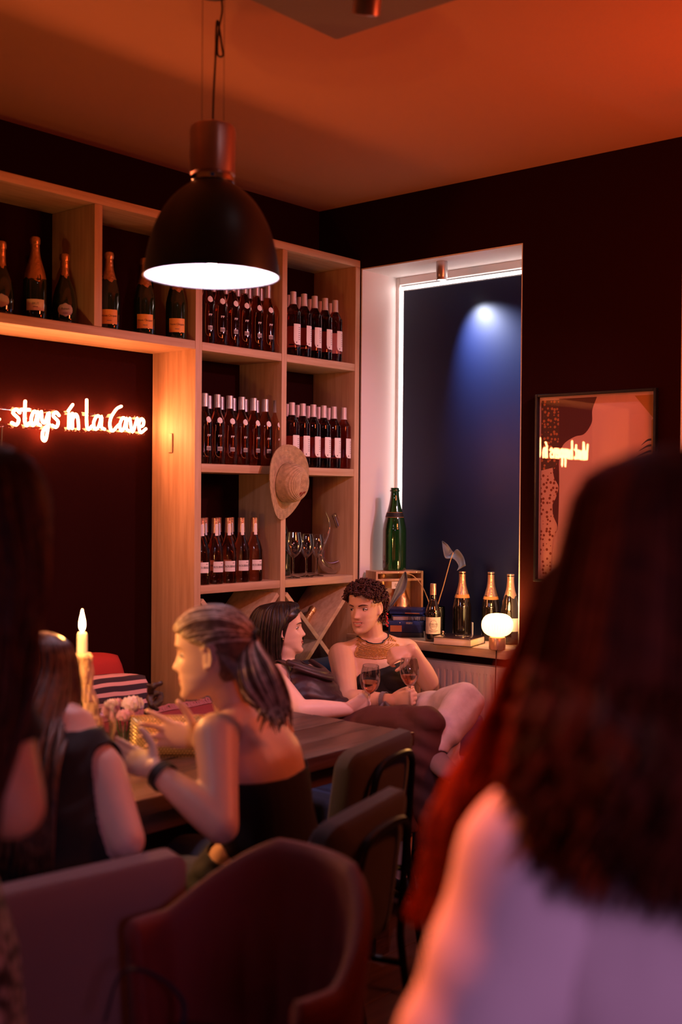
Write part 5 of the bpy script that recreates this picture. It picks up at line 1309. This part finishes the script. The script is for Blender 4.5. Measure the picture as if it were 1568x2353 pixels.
# upper edge of the top dips a little towards the spine
mask = F.is_('torso') & (zT < at(600, 1772, D=2.9).z+.035*((F.W-npv(ch))@npv(side)) + .01) & (zT > wa.z-.13)
F.garment('tube_top', mask, 'black_knit', .007, .003)
F.garment('jeans', F.is_('torso', 'hips', 'thigh', 'shin') & (zT < wa.z-.085) & (zT > .14), 'dark_denim', .010, .003, fold=.0022, fs=70)
F.shoes('black_matte')
F.lips()
F.eyes('iris_blue'); F.brows('hair_brown')
F.garment('hair_cap', F.hairline(-.002), 'hair_dark_blonde', .005, .003, bsm=16)
tie = F.H(0, -.122, .032)
# combed-back strands lying on the head to the tie
from mathutils.bvhtree import BVHTree
bvh = BVHTree.FromPolygons([tuple(v) for v in F.W], [tuple(q) for q in F.quads.tolist()])
def on_head(p, lift):
    c_ = F.H(0, -.015, .02); q = F.H(*p); d_ = (q-c_).normalized(); h = bvh.ray_cast(c_+d_*.3, -d_)
    return (h[0] if h[0] is not None else q)+d_*lift*F.hs
def smooth01(t_): return t_*t_*(3-2*t_)
cur = []
for k in range(460):
    a = rnd.uniform(-1.0, 1.0)            # from temple to temple along the hairline
    if abs(a) < .62: P0 = np.array((.060*a/.62, .078-.014*abs(a), .070-.012*abs(a)))
    else:
        q = (abs(a)-.62)/.38; P0 = np.array((math.copysign(.066+.008*q, a), .058-.062*q, .056-.030*q))
    P0 = P0+np.array((0, rnd.uniform(-.004, .002), rnd.uniform(-.003, .004))); P3 = np.array((rnd.uniform(-.010, .010), -.120, .032+rnd.uniform(-.010, .010))); lift = .0065+rnd.uniform(0, .0035)
    Pm = []; rise = rnd.uniform(.030, .058) if abs(a) < .62 else rnd.uniform(.002, .045)
    for t_ in np.linspace(0, 1, 13):
        p = P0*(1-t_)+P3*t_ + np.array((0, 0, rise*math.sin(PI*t_)*(1-.3*t_))) + np.array((P0[0]*.55*math.sin(PI*t_), 0, 0))
        Pm.append(on_head(p, lift if t_ < .95 else lift+.004))
    cur.append(Pm)
F.strands('combed_hair', cur[::3]+cur[1::3], 'hair_dark_blonde', .0022, taper=False); F.strands('combed_highlights', cur[2::3], 'hair_blonde', .0020, taper=False)
back = at(645, 1680, D=2.80)
cur = []
for k in range(260):
    u = rnd.uniform(-1, 1); w_ = rnd.uniform(-1, 1); e = at(655+u*26-(8 if k % 3 else 40), 1632+rnd.uniform(-30, 60)*rnd.random(), D=2.80+w_*.02)
    m1 = at(580+u*24, 1500+w_*10-u*6, D=2.83+w_*.03); m2 = at(602+u*48, 1568+w_*14-u*10, D=2.79+w_*.03); m3 = at(632+u*36, 1622, D=2.785)
    cur.append([Vector(p[:3]) for p in catmull([tuple(tie), tuple(m1), tuple(m2), tuple(m3), tuple(e)], 5)])
F.strands('ponytail', cur[::2], 'hair_blonde', .0034); F.strands('ponytail_lowlights', cur[1::2], 'hair_dark_blonde', .0034)
# hair hanging free behind the ear
cur = []
for k in range(150):
    u = rnd.uniform(0, 1); st = on_head((-.078, -.035-.05*u, .01-.03*u), .006); e = at(560+u*70, 1600+rnd.uniform(0, 60)*u+10, D=2.80)
    cur.append([Vector(p[:3]) for p in catmull([tuple(st), tuple(at(540+u*56, 1556+6*u, D=2.785)), tuple(e)], 6)])
F.strands('loose_hair', cur, 'hair_dark_blonde', .0034)
MB().tube([Vector(tie)-F.base+(F.hx*math.cos(a)*.016+F.hz*math.sin(a)*.016) for a in [2*PI*k/16 for k in range(16)]], .0045, 7, close=True).build('hair_tie', 'black_matte', F.root)
# watch band
wp = wrN.lerp(elN, .10); wd = (elN-wrN).normalized(); a_, b_ = basis(wd)
mb = MB(); mb.rings([[Vector(wp)-F.base+wd*q+(a_*math.cos(2*PI*k/24)+b_*math.sin(2*PI*k/24))*(.0325+e_) for k in range(24)] for q, e_ in ((-.011, 0), (-.011, .003), (.011, .0045), (.011, .001))], close=True); mb.build('watch_band', 'black_matte', F.root)

# ---------------------------------------------------------------- dark-haired woman with a glass
F = Fig('person', 'person in draped plum top leaning back on the sofa, holding a glass low', at(700, 1660, D=4.85) * 1, 'skin_pale', .0047)
F.root.location.z = 0; F.base.z = 0
nb = at(655, 1543, D=4.88); ch = at(697, 1590, D=4.86); wa = at(748, 1640, D=4.84); pv = at(795, 1690, D=4.80)
shN = at(622, 1562, D=4.70); shF = at(712, 1556, D=5.06); side = (shF-shN).normalized()
F.limb('torso', [pv, wa, ch, nb.lerp(ch, .3)], [(.165, .115), (.135, .10), (.155, .115), (.115, .075)], ref=side, n=28)
F.limb('neck', [nb.lerp(ch, .15), at(652, 1518, D=4.90), at(655, 1490, D=4.90)], [.060, .048, .050])
F.limb('trap', [nb.lerp(shN, .15), nb.lerp(shN, .6), shN], [.05, .05, .056]); F.limb('trap', [nb.lerp(shF, .15), nb.lerp(shF, .6), shF], [.05, .05, .056])
elN = at(690, 1634, D=4.50); wrN = at(800, 1630, D=4.60); elF = at(775, 1600, D=5.02); wrF = at(812, 1632, D=4.82)
F.limb('upper_arm', [shN, shN.lerp(elN, .45), elN], [.060, .053, .043]); F.limb('forearm', [elN, elN.lerp(wrN, .3), elN.lerp(wrN, .75), wrN], [.043, .044, .034, .027])
F.limb('upper_arm', [shF, shF.lerp(elF, .45), elF], [.058, .05, .042]); F.limb('forearm', [elF, elF.lerp(wrF, .4), wrF], [.042, .038, .026])
GL5 = at(850, 1602, D=4.62)     # stem in the hand
F.hand(wrN, at(846, 1606, D=4.60)-wrN, Vz*.1+FW*.95, Vz, curl=(1.15, 1.2, 1.2, 1.2), tcurl=.35, sc=.93, tdir=RT*.8+Vz*.4+FW*.45)
F.hand(wrF, at(840, 1650, D=4.75)-wrF, -Vz, -FW, curl=(.3, .3, .3, .3), sc=.9)
F.head(at(648, 1445, D=4.90), RT*.985+FW*.15+Vz*.06, Vz-RT*.14, .94)
kR = at(975, 1668, D=4.33); kL = at(925, 1700, D=4.52); h1 = pv+side*.09+Vector((0, 0, -.01)); h2 = pv-side*.09+Vector((0, 0, -.01))
seated_legs(F, h2, h1, kR, kL, Vector((at(1010, 1850, D=4.22).x, at(1010, 1850, D=4.22).y, .20)), Vector((kL.x+.02, kL.y-.02, .09)), RT-FW*.5)
F.fuse(); P_ = F.W
ax = npv(nb-pv); ax /= np.linalg.norm(ax); tt = (P_-npv(pv))@ax; L = (nb-pv).length; sN = (P_-npv(nb))@npv(side)
top = (F.is_('torso', 'hips') & (tt < L*.83)) | (F.is_('torso', 'trap', 'neck') & (np.abs(np.abs(sN)-.075) < .028) & (tt < L*1.13)) | (F.is_('torso', 'trap') & (sN < .02) & (sN > -.10) & (tt < L*1.02))
F.garment('draped_top', top, 'plum_satin', .008, .003, fold=.0035, fs=55, fdir=tuple(ax+npv(side)*.4))
# cowl fold across the chest
fr = npv(Vector(ax).cross(Vector(side))); 
if fr@npv(RT) < 0: fr = -fr
mb = MB()
for j, (off, w_) in enumerate(((.0, .022), (-.035, .018))):
    P0 = []
    for k in range(13):
        s_ = -1+2*k/12; c_ = Vector(npv(nb)+npv(side)*(s_*.115)+ax*(-.02+.055*s_*s_*0-.105*(1-s_*s_)+off)+fr*(.078+.045*(1-s_*s_)+.006*j)); P0.append(c_-F.base)
    mb.tube(P0, [(w_*.55, w_*(.7+.3*math.sin(PI*k/12))) for k in range(13)], 10, ref=tuple(fr), round_ends=True)
mb.build('cowl_fold', 'plum_satin', F.root, smooth='all')
F.garment('trousers', (F.is_('thigh', 'shin') | (F.is_('torso') & (tt < .05))) & (P_[:, 2] > .26), 'brown_twill', .016, .003, fold=.005, fs=38, inflate=lambda W_, s: np.clip((W_[:, 2]-.3), 0, .3)*.0+.006)
F.shoes('black_matte')
F.lips()
F.eyes('iris_dark'); F.brows('hair_black')
F.garment('hair_cap', F.hairline(), 'hair_black', .011, .004, bsm=16)
cur = []
for k in range(420):
    a = rnd.uniform(.28, 2*PI-.28)      # angle round the head, 0 = face
    z0 = .112; lay = rnd.uniform(0, 1)
    x, y = math.sin(a), math.cos(a); front = max(0, y)
    rx, ry = .084+.014*lay, .112+.024*lay
    p0 = F.H(.01+.012*x, .02-.03*(1-y)*.5+.03*y, .119)
    p1 = F.H(rx*.72*x, (ry*.72*y)-.010, .092+.006*lay); p2 = F.H(rx*1.02*x, ry*y*(1 if y < 0 else .80)-.012, .035)
    if y > .2: p2 = F.H(rx*1.02*x, .058*y-.002-.02, .030); 
    yl = (ry*y*(1 if y < 0 else .25)-.018)
    if y > .05: p3 = F.H(rx*1.02*x, yl-.008, -.03); p4 = F.H(rx*.98*x, yl-.026, -.10); p5 = F.H(rx*.94*x, yl-.034, -.150+.02*lay)
    else: p3 = F.H(rx*1.06*x, yl-.004, -.03); p4 = F.H(rx*1.05*x, yl-.006, -.11); p5 = F.H(rx*1.0*x, yl+.004, -.182+.02*lay)
    if abs(x) > .75 and y > .05 : p3 = F.H(rx*1.0*x, -.03, -.02); p4 = F.H(rx*.98*x, -.044, -.09); p5 = F.H(rx*.96*x, -.050, -.162)
    cur.append([Vector(q) for q in catmull([tuple(v) for v in (p0, p1, p2, p3, p4, p5)], 4)])
F.strands('bob_hair', cur, 'hair_black', .0058)
MB().ball(F.H(-.0745, -.004, -.040)-F.base, .004).build('earring', 'gold_foil', F.root); MB().ball(F.H(.0745, -.004, -.040)-F.base, .004).build('earring', 'gold_foil', F.root)
wineglass('glass of rosé held low by the person in the plum top', at(846, 1647, D=4.60), .208, .040, 'held wine glasses', tilt=(math.radians(3), math.radians(6), 0), wine=.042)

# ---------------------------------------------------------------- curly-haired woman facing the room
bs = at(870, 1690, D=5.05); F = Fig('person', 'person in black strapless top, pale jeans and beaded collar, facing us with wine', (bs.x, bs.y, 0), 'skin_warm', .0047)
nb = at(862, 1476, D=5.16); ch = at(866, 1535, D=5.13); wa = at(872, 1612, D=5.08); pv = at(880, 1672, D=5.05)
shL = at(785, 1506, D=5.10); shR = at(934, 1496, D=5.20); side = (shR-shL).normalized()
F.limb('torso', [pv, wa, ch, nb.lerp(ch, .42)], [(.165, .12), (.135, .10), (.150, .112), (.12, .085)], ref=side, n=28)
F.limb('bust', [ch+RT*-.065-FW*.05+Vector((0, 0, -.02)), ch+RT*-.068-FW*.075+Vector((0, 0, -.035))], [.066, .058]); F.limb('bust', [ch+RT*.06-FW*.06+Vector((0, 0, -.02)), ch+RT*.062-FW*.085+Vector((0, 0, -.035))], [.066, .058])
F.limb('neck', [nb.lerp(ch, .15), at(855, 1462, D=5.15), at(850, 1430, D=5.14)], [.064, .053, .054])
F.limb('trap', [nb.lerp(shL, .15)+Vz*.006, nb.lerp(shL, .6)+Vz*.002, shL], [.05, .047, .056]); F.limb('trap', [nb.lerp(shR, .15)+Vz*.006, nb.lerp(shR, .6)+Vz*.002, shR], [.05, .047, .056])
elL = at(800, 1608, D=4.86); wrL = at(900, 1610, D=4.76); elR = at(985, 1566, D=5.02); wrR = at(946, 1494, D=4.90)
F.limb('upper_arm', [shL, shL.lerp(elL, .45), elL], [.060, .052, .043]); F.limb('forearm', [elL, elL.lerp(wrL, .3), elL.lerp(wrL, .75), wrL], [.043, .043, .033, .028])
F.limb('upper_arm', [shR, shR.lerp(elR, .45), elR], [.058, .052, .045]); F.limb('forearm', [elR, elR.lerp(wrR, .3), elR.lerp(wrR, .75), wrR], [.045, .045, .035, .029])
F.hand(wrL, at(944, 1604, D=4.72)-wrL, FW*.9+RT*.1, Vz, curl=(1.15, 1.2, 1.2, 1.2), tcurl=.3, sc=.97, tdir=RT*.75+Vz*.45+FW*.45)
F.hand(wrR, at(895, 1506, D=4.86)-wrR, FW*.7-Vz*.55, -Vz*.5+FW*.4-RT*.3, curl=(.95, 1.0, 1.05, 1.1), tcurl=.4, sc=.98)
F.head(at(840, 1396, D=5.10), -FW*.86-RT*.50-Vz*.08, Vz-RT*.05, .93, open_mouth=.6)
hL = pv-side*.09; hR = pv+side*.09; kR = at(1072, 1612, D=4.52); kL = at(1020, 1700, D=4.64)
seated_legs(F, hL, hR, kL, kR, Vector((kL.x, kL.y, .09)), at(1000, 1722, D=4.30), -FW+RT*.3)
F.fuse(); P_ = F.W; zT = P_[:, 2]
lat = (P_-npv(ch))@npv(RT)
F.garment('tube_top', F.is_('torso', 'bust') & (zT < ch.z+.012+.22*lat-.5*np.clip(-lat-.07, 0, 1)) & (zT > pv.z-.02), 'black_knit', .007, .003, fold=.0022, fs=75)
F.garment('jeans', (F.is_('thigh', 'shin') | (F.is_('torso') & (zT < pv.z))) & (zT > .16), 'pale_denim', .014, .003, fold=.004, fs=42)
F.shoes('beige_fabric')
F.lips(width=.026, smile=.0065, gap=.0075)
F.eyes('iris_dark', look=(.35, 1, 0)); F.brows('hair_curly')
F.garment('hair_cap', F.hairline(-.004), 'hair_curly', .006, .003, bsm=14)
mb = MB(); hv = np.where(F.hairline(.003))[0]
for k in range(620):
    v = hv[rnd.randrange(len(hv))]; l_ = F.hl[v]
    n_ = Vector(F.no[v]); p = Vector(F.co[v])+n_*(.006+rnd.uniform(0, .007)); a_, b_ = basis(n_+Vector((rnd.uniform(-.6, .6), rnd.uniform(-.6, .6), rnd.uniform(-.6, .6)))); R_ = rnd.uniform(.0045, .0085)
    Q = [p+(a_*math.cos(t_)+b_*math.sin(t_))*R_*(1-.03*i)+n_*(.0012*i) for i, t_ in enumerate(np.linspace(0, 8.5, 15))]
    mb.tube(Q, [.0027]*13+[.002, .001], 5)
mb.build('curls', 'hair_curly', F.root, smooth='all')
# hair ornament hanging behind the ear
mb = MB()
for k in range(14): mb.ball(F.H(-.072-.004*(k % 3), -.062-.004*(k % 2), -.005-.0072*k)-F.base, .0045, 8, 6)
mb.build('hair_beads', 'red_seal', F.root, smooth='all')
# necklace: dark cord with a beaded bib
pm('bead_gold', (.55, .30, .10), rough=.35, metal=.4)
from mathutils.bvhtree import BVHTree
bv = BVHTree.FromPolygons([tuple(v) for v in F.W], [tuple(q) for q in F.quads.tolist()])
ncx = at(856, 1470, D=5.15)
def around(r, dz, a): return ncx + (side*math.cos(a)*r*1.05) - (Vector((side.y, -side.x, 0)))*(-math.sin(a))*r + Vz*dz
fwd6 = Vector((side.y, -side.x, 0)); fwd6 = fwd6 if fwd6.dot(FW) < 0 else -fwd6
cord = []
for k in range(40):
    a = 2*PI*k/40; d_ = side*math.cos(a)+fwd6*math.sin(a); o_ = ncx+Vz*(.002-.020*max(0, math.sin(a))) ; h = bv.find_nearest(o_+d_*.06); p = h[0]+h[1]*.003
    cord.append(p-F.base)
MB().tube(cord, .0032, 6, close=True).build('necklace_cord', 'black_matte', F.root)
mb = MB()
for row_ in range(10):
    for k in range(56):
        a = .12+(PI-.24)*k/55; d_ = side*math.cos(a)+fwd6*math.sin(a); o_ = ncx+d_*(.058+.0065*row_)+Vz*.05
        q = bv.ray_cast(o_, Vector((0, 0, -1))); h = bv.find_nearest(ncx+Vz*(-.003-.020*math.sin(a)-.0056*row_*(1+.15*math.sin(a)))+d_*(.060+.0052*row_))
        if h[0] is None: continue
        mb.ball(h[0]+h[1]*.003-F.base, .0030 if row_ < 9 else .0036, 6, 4)
nk = mb.build('bead_collar', 'bead_gold', F.root, smooth='all'); nk['kind'] = 'stuff'
# ribbon on the wrist
wr = wrL.lerp(elL, .16); wd = (elL-wrL).normalized(); a_, b_ = basis(wd)
pm('grey_ribbon', (.16, .15, .18), rough=.6)
mb = MB(); mb.rings([[wr-F.base+wd*q+(a_*math.cos(2*PI*k/20)+b_*math.sin(2*PI*k/20))*(.0335+e_) for k in range(20)] for q, e_ in ((-.009, 0), (-.009, .003), (.009, .004), (.009, .001))], close=True)
for q in (-1, 1): mb.tube([Vector(p) for p in catmull([tuple(wr-F.base-FW*.034), tuple(wr-F.base-FW*.05+RT*.02*q-Vz*.02), tuple(wr-F.base-FW*.05+RT*.05*q-Vz*.05)], 5)], [(.007, .0015)]*11, 6)
mb.build('ribbon', 'grey_ribbon', F.root)
wineglass('glass of rosé held up by the person with the beaded collar', at(942, 1629, D=4.71), .205, .040, 'held wine glasses', tilt=(math.radians(-2), math.radians(-3), 0), wine=.040)
# ---------------------------------------------------------------- long-haired person seated with the back to us
F = Fig('person', 'person in black sleeveless top seated at left, back turned to us', (1.80, -2.95, 0), 'skin_pale', .008)
nb = at(108, 1648, D=2.66); ch = at(118, 1768, D=2.62); wa = at(133, 1888, D=2.56); pv = at(138, 1998, D=2.54)
shL = at(-2, 1713, D=2.58); shR = at(230, 1773, D=2.60); side = (shR-shL).normalized()
F.limb('torso', [pv, wa, ch, nb.lerp(ch, .35)], [(.17, .12), (.14, .10), (.155, .11), (.115, .08)], ref=side, n=26)
F.limb('neck', [nb.lerp(ch, .2), at(100, 1612, D=2.70), at(98, 1582, D=2.72)], [.06, .052, .052])
F.limb('trap', [nb.lerp(shL, .15), shL], [.055, .056]); F.limb('trap', [nb.lerp(shR, .15), shR], [.055, .056])
elR = at(290, 1933, D=2.50); wrR = at(238, 1848, D=2.75); elL = at(-52, 1898, D=2.55); wrL = at(-90, 1808, D=2.75)
F.limb('upper_arm', [shR, shR.lerp(elR, .45), elR], [.058, .05, .042]); F.limb('forearm', [elR, elR.lerp(wrR, .4), wrR], [.042, .041, .027])
F.limb('upper_arm', [shL, elL], [.056, .042]); F.limb('forearm', [elL, wrL], [.042, .027])
F.hand(wrR, FW+Vz*.1, -Vz, -RT, sc=.95); F.hand(wrL, FW+Vz*.1, -Vz, RT, sc=.95)
F.head(at(94, 1562, D=2.72), FW*.99+RT*.08-Vz*.1, Vz, .90)
h0 = Vector((pv.x, pv.y, .53)); sd_ = Vector((0, 1, 0))
seated_legs(F, h0-sd_*.1, h0+sd_*.1, h0+Vector((-.42, -.12, 0)), h0+Vector((-.42, .12, 0)), Vector((h0.x-.40, h0.y-.12, .09)), Vector((h0.x-.40, h0.y+.12, .09)), (-1, 0, 0))
F.fuse(); zT = F.W[:, 2]
F.garment('black_top', F.is_('torso', 'trap') & (zT < nb.z-.02) & (zT > wa.z-.10) | (F.is_('trap') & (zT < nb.z+.03)), 'black_knit', .009, .003, fold=.003, fs=50)
F.garment('skirt', F.is_('torso', 'thigh') & (zT < wa.z-.09) & (zT > .40), 'black_matte', .012, .003, fold=.003)
F.shoes('black_matte')
F.garment('hair_cap', F.hairline(.01), 'hair_brown', .012, .004)
cur = []
for k in range(420):
    a = rnd.uniform(.75, 2*PI-.75); x, y = math.sin(a), math.cos(a); lay = rnd.random()
    rx, ry = .080+.014*lay, .106+.014*lay; lw = rnd.uniform(.8, 1.25)
    p0 = F.H(.008*x, .01+.02*y, .120); p1 = F.H(rx*.75*x, ry*.75*y-.01, .092); p2 = F.H(rx*x, ry*y-.012, .02)
    p3 = F.H(rx*1.1*x, min(ry*y, .01)-.10*max(0, .4-y), -.08); e = -.30-.14*lay
    p4 = F.H(rx*1.2*lw*x+.012*math.sin(k), -.245-.03*lay+.02*y, -.19); p5 = F.H(rx*1.25*lw*x+.02*math.sin(k*1.7), -.285-.03*lay, e)
    cur.append([Vector(q) for q in catmull([tuple(v) for v in (p0, p1, p2, p3, p4, p5)], 4)])
F.strands('long_hair', cur, 'hair_brown', .0062, n=4)

# ---------------------------------------------------------------- standing person cut by the left edge
F = Fig('person', 'standing person in black tee at the left edge, bare elbow and patterned skirt', (at(-90, 2000, D=1.62).x, at(-90, 2000, D=1.62).y, 0), 'skin_warm', .008)
X0 = Vector((F.base.x, F.base.y, 0)); rt, fw = RT, FW
def W(r, f, z): return X0 + rt*r + fw*f + Vz*z
TS = -.125
F.limb('torso', [W(TS, 0, .92), W(TS, 0, 1.05), W(TS, 0, 1.2), W(TS, .0, 1.32)], [(.165, .12), (.135, .10), (.15, .11), (.13, .085)], ref=rt, n=26)
F.limb('neck', [W(TS, 0, 1.33), W(TS*.6, .015, 1.42)], [.06, .052]); F.head(W(.01, .03, 1.505), FW*.9+RT*.3, Vz, .97)
sR = W(TS+.15, .0, 1.30); eR = at(30, 1855, D=1.60); wR = at(-90, 1795, D=1.80); sL = W(TS-.165, 0, 1.315); eL = W(TS-.22, .02, 1.06); wL = W(TS-.12, .2, 1.1)
F.limb('trap', [W(TS+.03, 0, 1.34), sR], [.055, .058]); F.limb('trap', [W(TS-.03, 0, 1.34), sL], [.055, .058])
F.limb('upper_arm', [sR, sR.lerp(eR, .5), eR], [.060, .052, .045]); F.limb('forearm', [eR, eR.lerp(wR, .4), wR], [.045, .044, .028]); F.limb('upper_arm', [sL, eL], [.058, .044]); F.limb('forearm', [eL, wL], [.043, .028])
F.hand(wR, -RT*.6+FW*.6, -Vz, RT*.5+FW*.5, sc=.95); F.hand(wL, RT+FW*.4, -Vz, -FW, sc=.95)
for s in (-1, 1): F.limb('leg', [W(TS+s*.085, 0, .90), W(TS+s*.088, .01, .5), W(TS+s*.088, -.015, .33), W(TS+s*.085, 0, .09)], [.095, .060, .056, .036]); F.limb('foot'+'LR'[s > 0], [W(TS+s*.085, -.03, .06), W(TS+s*.09, .07, .035), W(TS+s*.095, .16, .03)], [.036, (.038, .028), (.036, .02)], ref=rt)
F.fuse(); zT = F.W[:, 2]
F.garment('black_tee', (F.is_('torso', 'trap') & (zT < 1.37) & (zT > 1.0)) | (F.is_('upper_arm') & (F.t < .60)), 'black_knit', .010, .003, fold=.003)
m = pm('sequin_pattern', (.20, .17, .18), rough=.5); nt = m.node_tree; tc = nt.nodes.new('ShaderNodeTexCoord'); vn_ = nt.nodes.new('ShaderNodeTexVoronoi'); vn_.inputs['Scale'].default_value = 55
r_ = nt.nodes.new('ShaderNodeValToRGB'); e = r_.color_ramp.elements; e[0].color = (.40, .33, .33, 1); e[1].color = (.02, .016, .02, 1); e[0].position = .25; e[1].position = .62
nt.links.new(tc.outputs['Object'], vn_.inputs['Vector']); nt.links.new(vn_.outputs['Distance'], r_.inputs[0]); nt.links.new(r_.outputs[0], nt.nodes['Principled BSDF'].inputs['Base Color'])
mb = MB(); R = []
for z, a, b in ((1.06, .145, .11), (.98, .172, .135), (.90, .195, .15), (.80, .205, .16), (.65, .215, .165), (.50, .22, .17)):
    R.append([W(TS+a*math.cos(2*PI*k/40)*(1+.02*math.sin(7*k)), b*math.sin(2*PI*k/40)*(1+.02*math.sin(5*k)), z)-F.base for k in range(40)])
o = mb.rings(R, False, False).build('patterned_skirt', 'sequin_pattern', F.root, smooth='all'); sm = o.modifiers.new('s', 'SOLIDIFY'); sm.thickness = .004
F.shoes('black_matte')
F.garment('hair_cap', F.hairline(.01), 'hair_auburn', .014, .004)
cur = []
for k in range(380):
    a = rnd.uniform(.7, 2*PI-.7); x, y = math.sin(a), math.cos(a); lay = rnd.random(); rx, ry = .084+.016*lay, .11+.016*lay; wv_ = .012*math.sin(k)
    p0 = F.H(.008*x, .01, .121); p1 = F.H(rx*.75*x, ry*.75*y-.01, .094); p2 = F.H(rx*x, ry*y-.012, .02); p3 = F.H(rx*1.15*x+wv_, min(ry*y, .02)-.02, -.09); p4 = F.H(rx*1.30*x-wv_, min(ry*y*.6, .02)-.07, -.22); p5 = F.H(rx*1.2*x+wv_, -.10-.03*lay, -.34-.10*lay)
    cur.append([Vector(q) for q in catmull([tuple(v) for v in (p0, p1, p2, p3, p4, p5)], 4)])
F.strands('long_hair', cur, 'hair_auburn', .0065, n=4)

# ---------------------------------------------------------------- red-haired person close to us
hc = at(1535, 1340, D=1.08)
F = Fig('person', 'person in a pale shirt close in the right foreground, back turned', (hc.x, hc.y, 0), 'skin_pale', .008)
X0 = Vector((hc.x, hc.y, 0)); hz = hc.z
rt = (RT*.92-FW*.39).normalized(); fw = (FW*.92+RT*.39).normalized()
F.limb('torso', [W(.03, -.02, hz-.62), W(.03, -.02, hz-.50), W(.03, -.03, hz-.36), W(.03, -.03, hz-.24)], [(.165, .12), (.14, .105), (.165, .115), (.14, .09)], ref=rt, n=26)
F.limb('neck', [W(.03, -.02, hz-.2), W(.01, 0, hz-.1)], [.062, .055]); F.head(hc, fw*.9-rt*.45, Vz, 1.0)
sL = at(1262, 2015, D=1.06); sR = W(.215, -.03, hz-.245); eL = at(1075, 2440, D=1.0); eR = W(.26, .0, hz-.52); wL = at(1150, 2620, D=1.18); wR = W(.12, .2, hz-.48)
F.limb('trap', [W(.01, -.02, hz-.185), W(.01, -.02, hz-.185).lerp(sL, .6), sL], [.06, .06, .066]); F.limb('trap', [W(.03, -.02, hz-.185), sR], [.06, .066])
F.limb('upper_arm', [sL, sL.lerp(eL, .5), eL], [.066, .056, .048]); F.limb('forearm', [eL, wL], [.046, .03]); F.limb('upper_arm', [sR, eR], [.064, .048]); F.limb('forearm', [eR, wR], [.046, .03])
F.hand(wL, FW*.8+RT*.3-Vz*.2, -Vz, RT, sc=.95); F.hand(wR, FW-RT*.5, -Vz, -RT, sc=.95)
for s in (-1, 1): F.limb('leg', [W(.03+s*.085, -.02, hz-.66), W(.03+s*.09, 0, .47), W(.03+s*.09, -.02, .32), W(.03+s*.085, -.01, .09)], [.10, .062, .056, .036]); F.limb('foot'+'LR'[s > 0], [W(.03+s*.085, -.04, .06), W(.03+s*.09, .06, .035), W(.03+s*.095, .15, .03)], [.036, (.038, .028), (.036, .02)], ref=rt)
F.fuse(); zT = F.W[:, 2]
F.garment('shirt', (F.is_('torso', 'trap') & (zT < hz-.15) & (zT > hz-.66)) | F.is_('upper_arm') | (F.is_('forearm') & (F.t < .9)), 'white_cotton', .020, .003, fold=.0028, fs=30, fdir=(.5, .3, 1))
F.garment('trousers', F.is_('leg', 'torso') & (zT < hz-.60) & (zT > .12), 'dark_denim', .012, .003, fold=.003)
F.shoes('black_matte')
F.garment('hair_cap', F.hairline(.015), 'hair_red_shaded', .016, .004)
cur, cur_l = [], []
for k in range(900):
    a = rnd.uniform(.55, 2*PI-.55); x, y = math.sin(a), math.cos(a); lay = rnd.random(); rx, ry = .086+.016*lay, .112+.016*lay; ph = rnd.uniform(0, 6.28); am = rnd.uniform(.004, .014)
    left = x < 0
    pts = [F.H(.006*x, .005, .124), F.H(rx*.75*x, ry*.75*y-.008, .098), F.H(rx*x, ry*y-.012, .02), F.H(rx*1.22*x, ry*1.1*y-.015, -.07)]
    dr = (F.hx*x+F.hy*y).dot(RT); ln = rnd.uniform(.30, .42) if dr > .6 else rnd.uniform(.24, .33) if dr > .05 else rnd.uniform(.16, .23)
    for q, t_ in enumerate(np.linspace(.35, 1, 6)):
        z = -.07-(ln-.07)*((t_-.35)/.65)*1.0-.01; wv_ = am*math.sin(ph+q*1.9); sp = 1.22+.55*(t_-.35)
        pts.append(F.H(rx*sp*x+wv_, ry*1.1*y*(1-.3*(t_-.35))-.015+am*math.cos(ph+q*1.7)-(.11*max(0, -y+.25)*min(1, (t_-.35)/.25)), z))
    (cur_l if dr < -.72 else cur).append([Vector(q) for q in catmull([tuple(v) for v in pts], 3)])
F.strands('wavy_hair', cur, 'hair_red_shaded', .0056, n=4); F.strands('side_locks', cur_l, 'hair_red_lit', .0056, n=4)  # one head of hair: dark where unlit, vivid along the lit edge
# front locks falling over the near shoulder
cur = []
for k in range(260):
    u, lay, ph = rnd.random(), rnd.random(), rnd.uniform(0, 6.28); am = rnd.uniform(6, 26)
    st = F.H(-.075-.02*lay, .03-.06*u, .03); base = [(1235, 1330), (1170, 1480), (1110, 1620), (1040, 1760), (985, 1880), (945, 1990), (920, 2090)]
    n_ = rnd.randint(4, 7); pts = [tuple(st)]
    for i, (a, b) in enumerate(base[:n_]):
        pts.append(tuple(at(a+25+u*(120-6*i)+am*math.sin(ph+i*1.5), b+lay*40, D=1.13+.10*lay+.012*math.sin(ph+i))))
    cur.append([Vector(q) for q in catmull(pts, 4)])
F.strands('front_locks', cur, 'hair_red_lit', .0068)
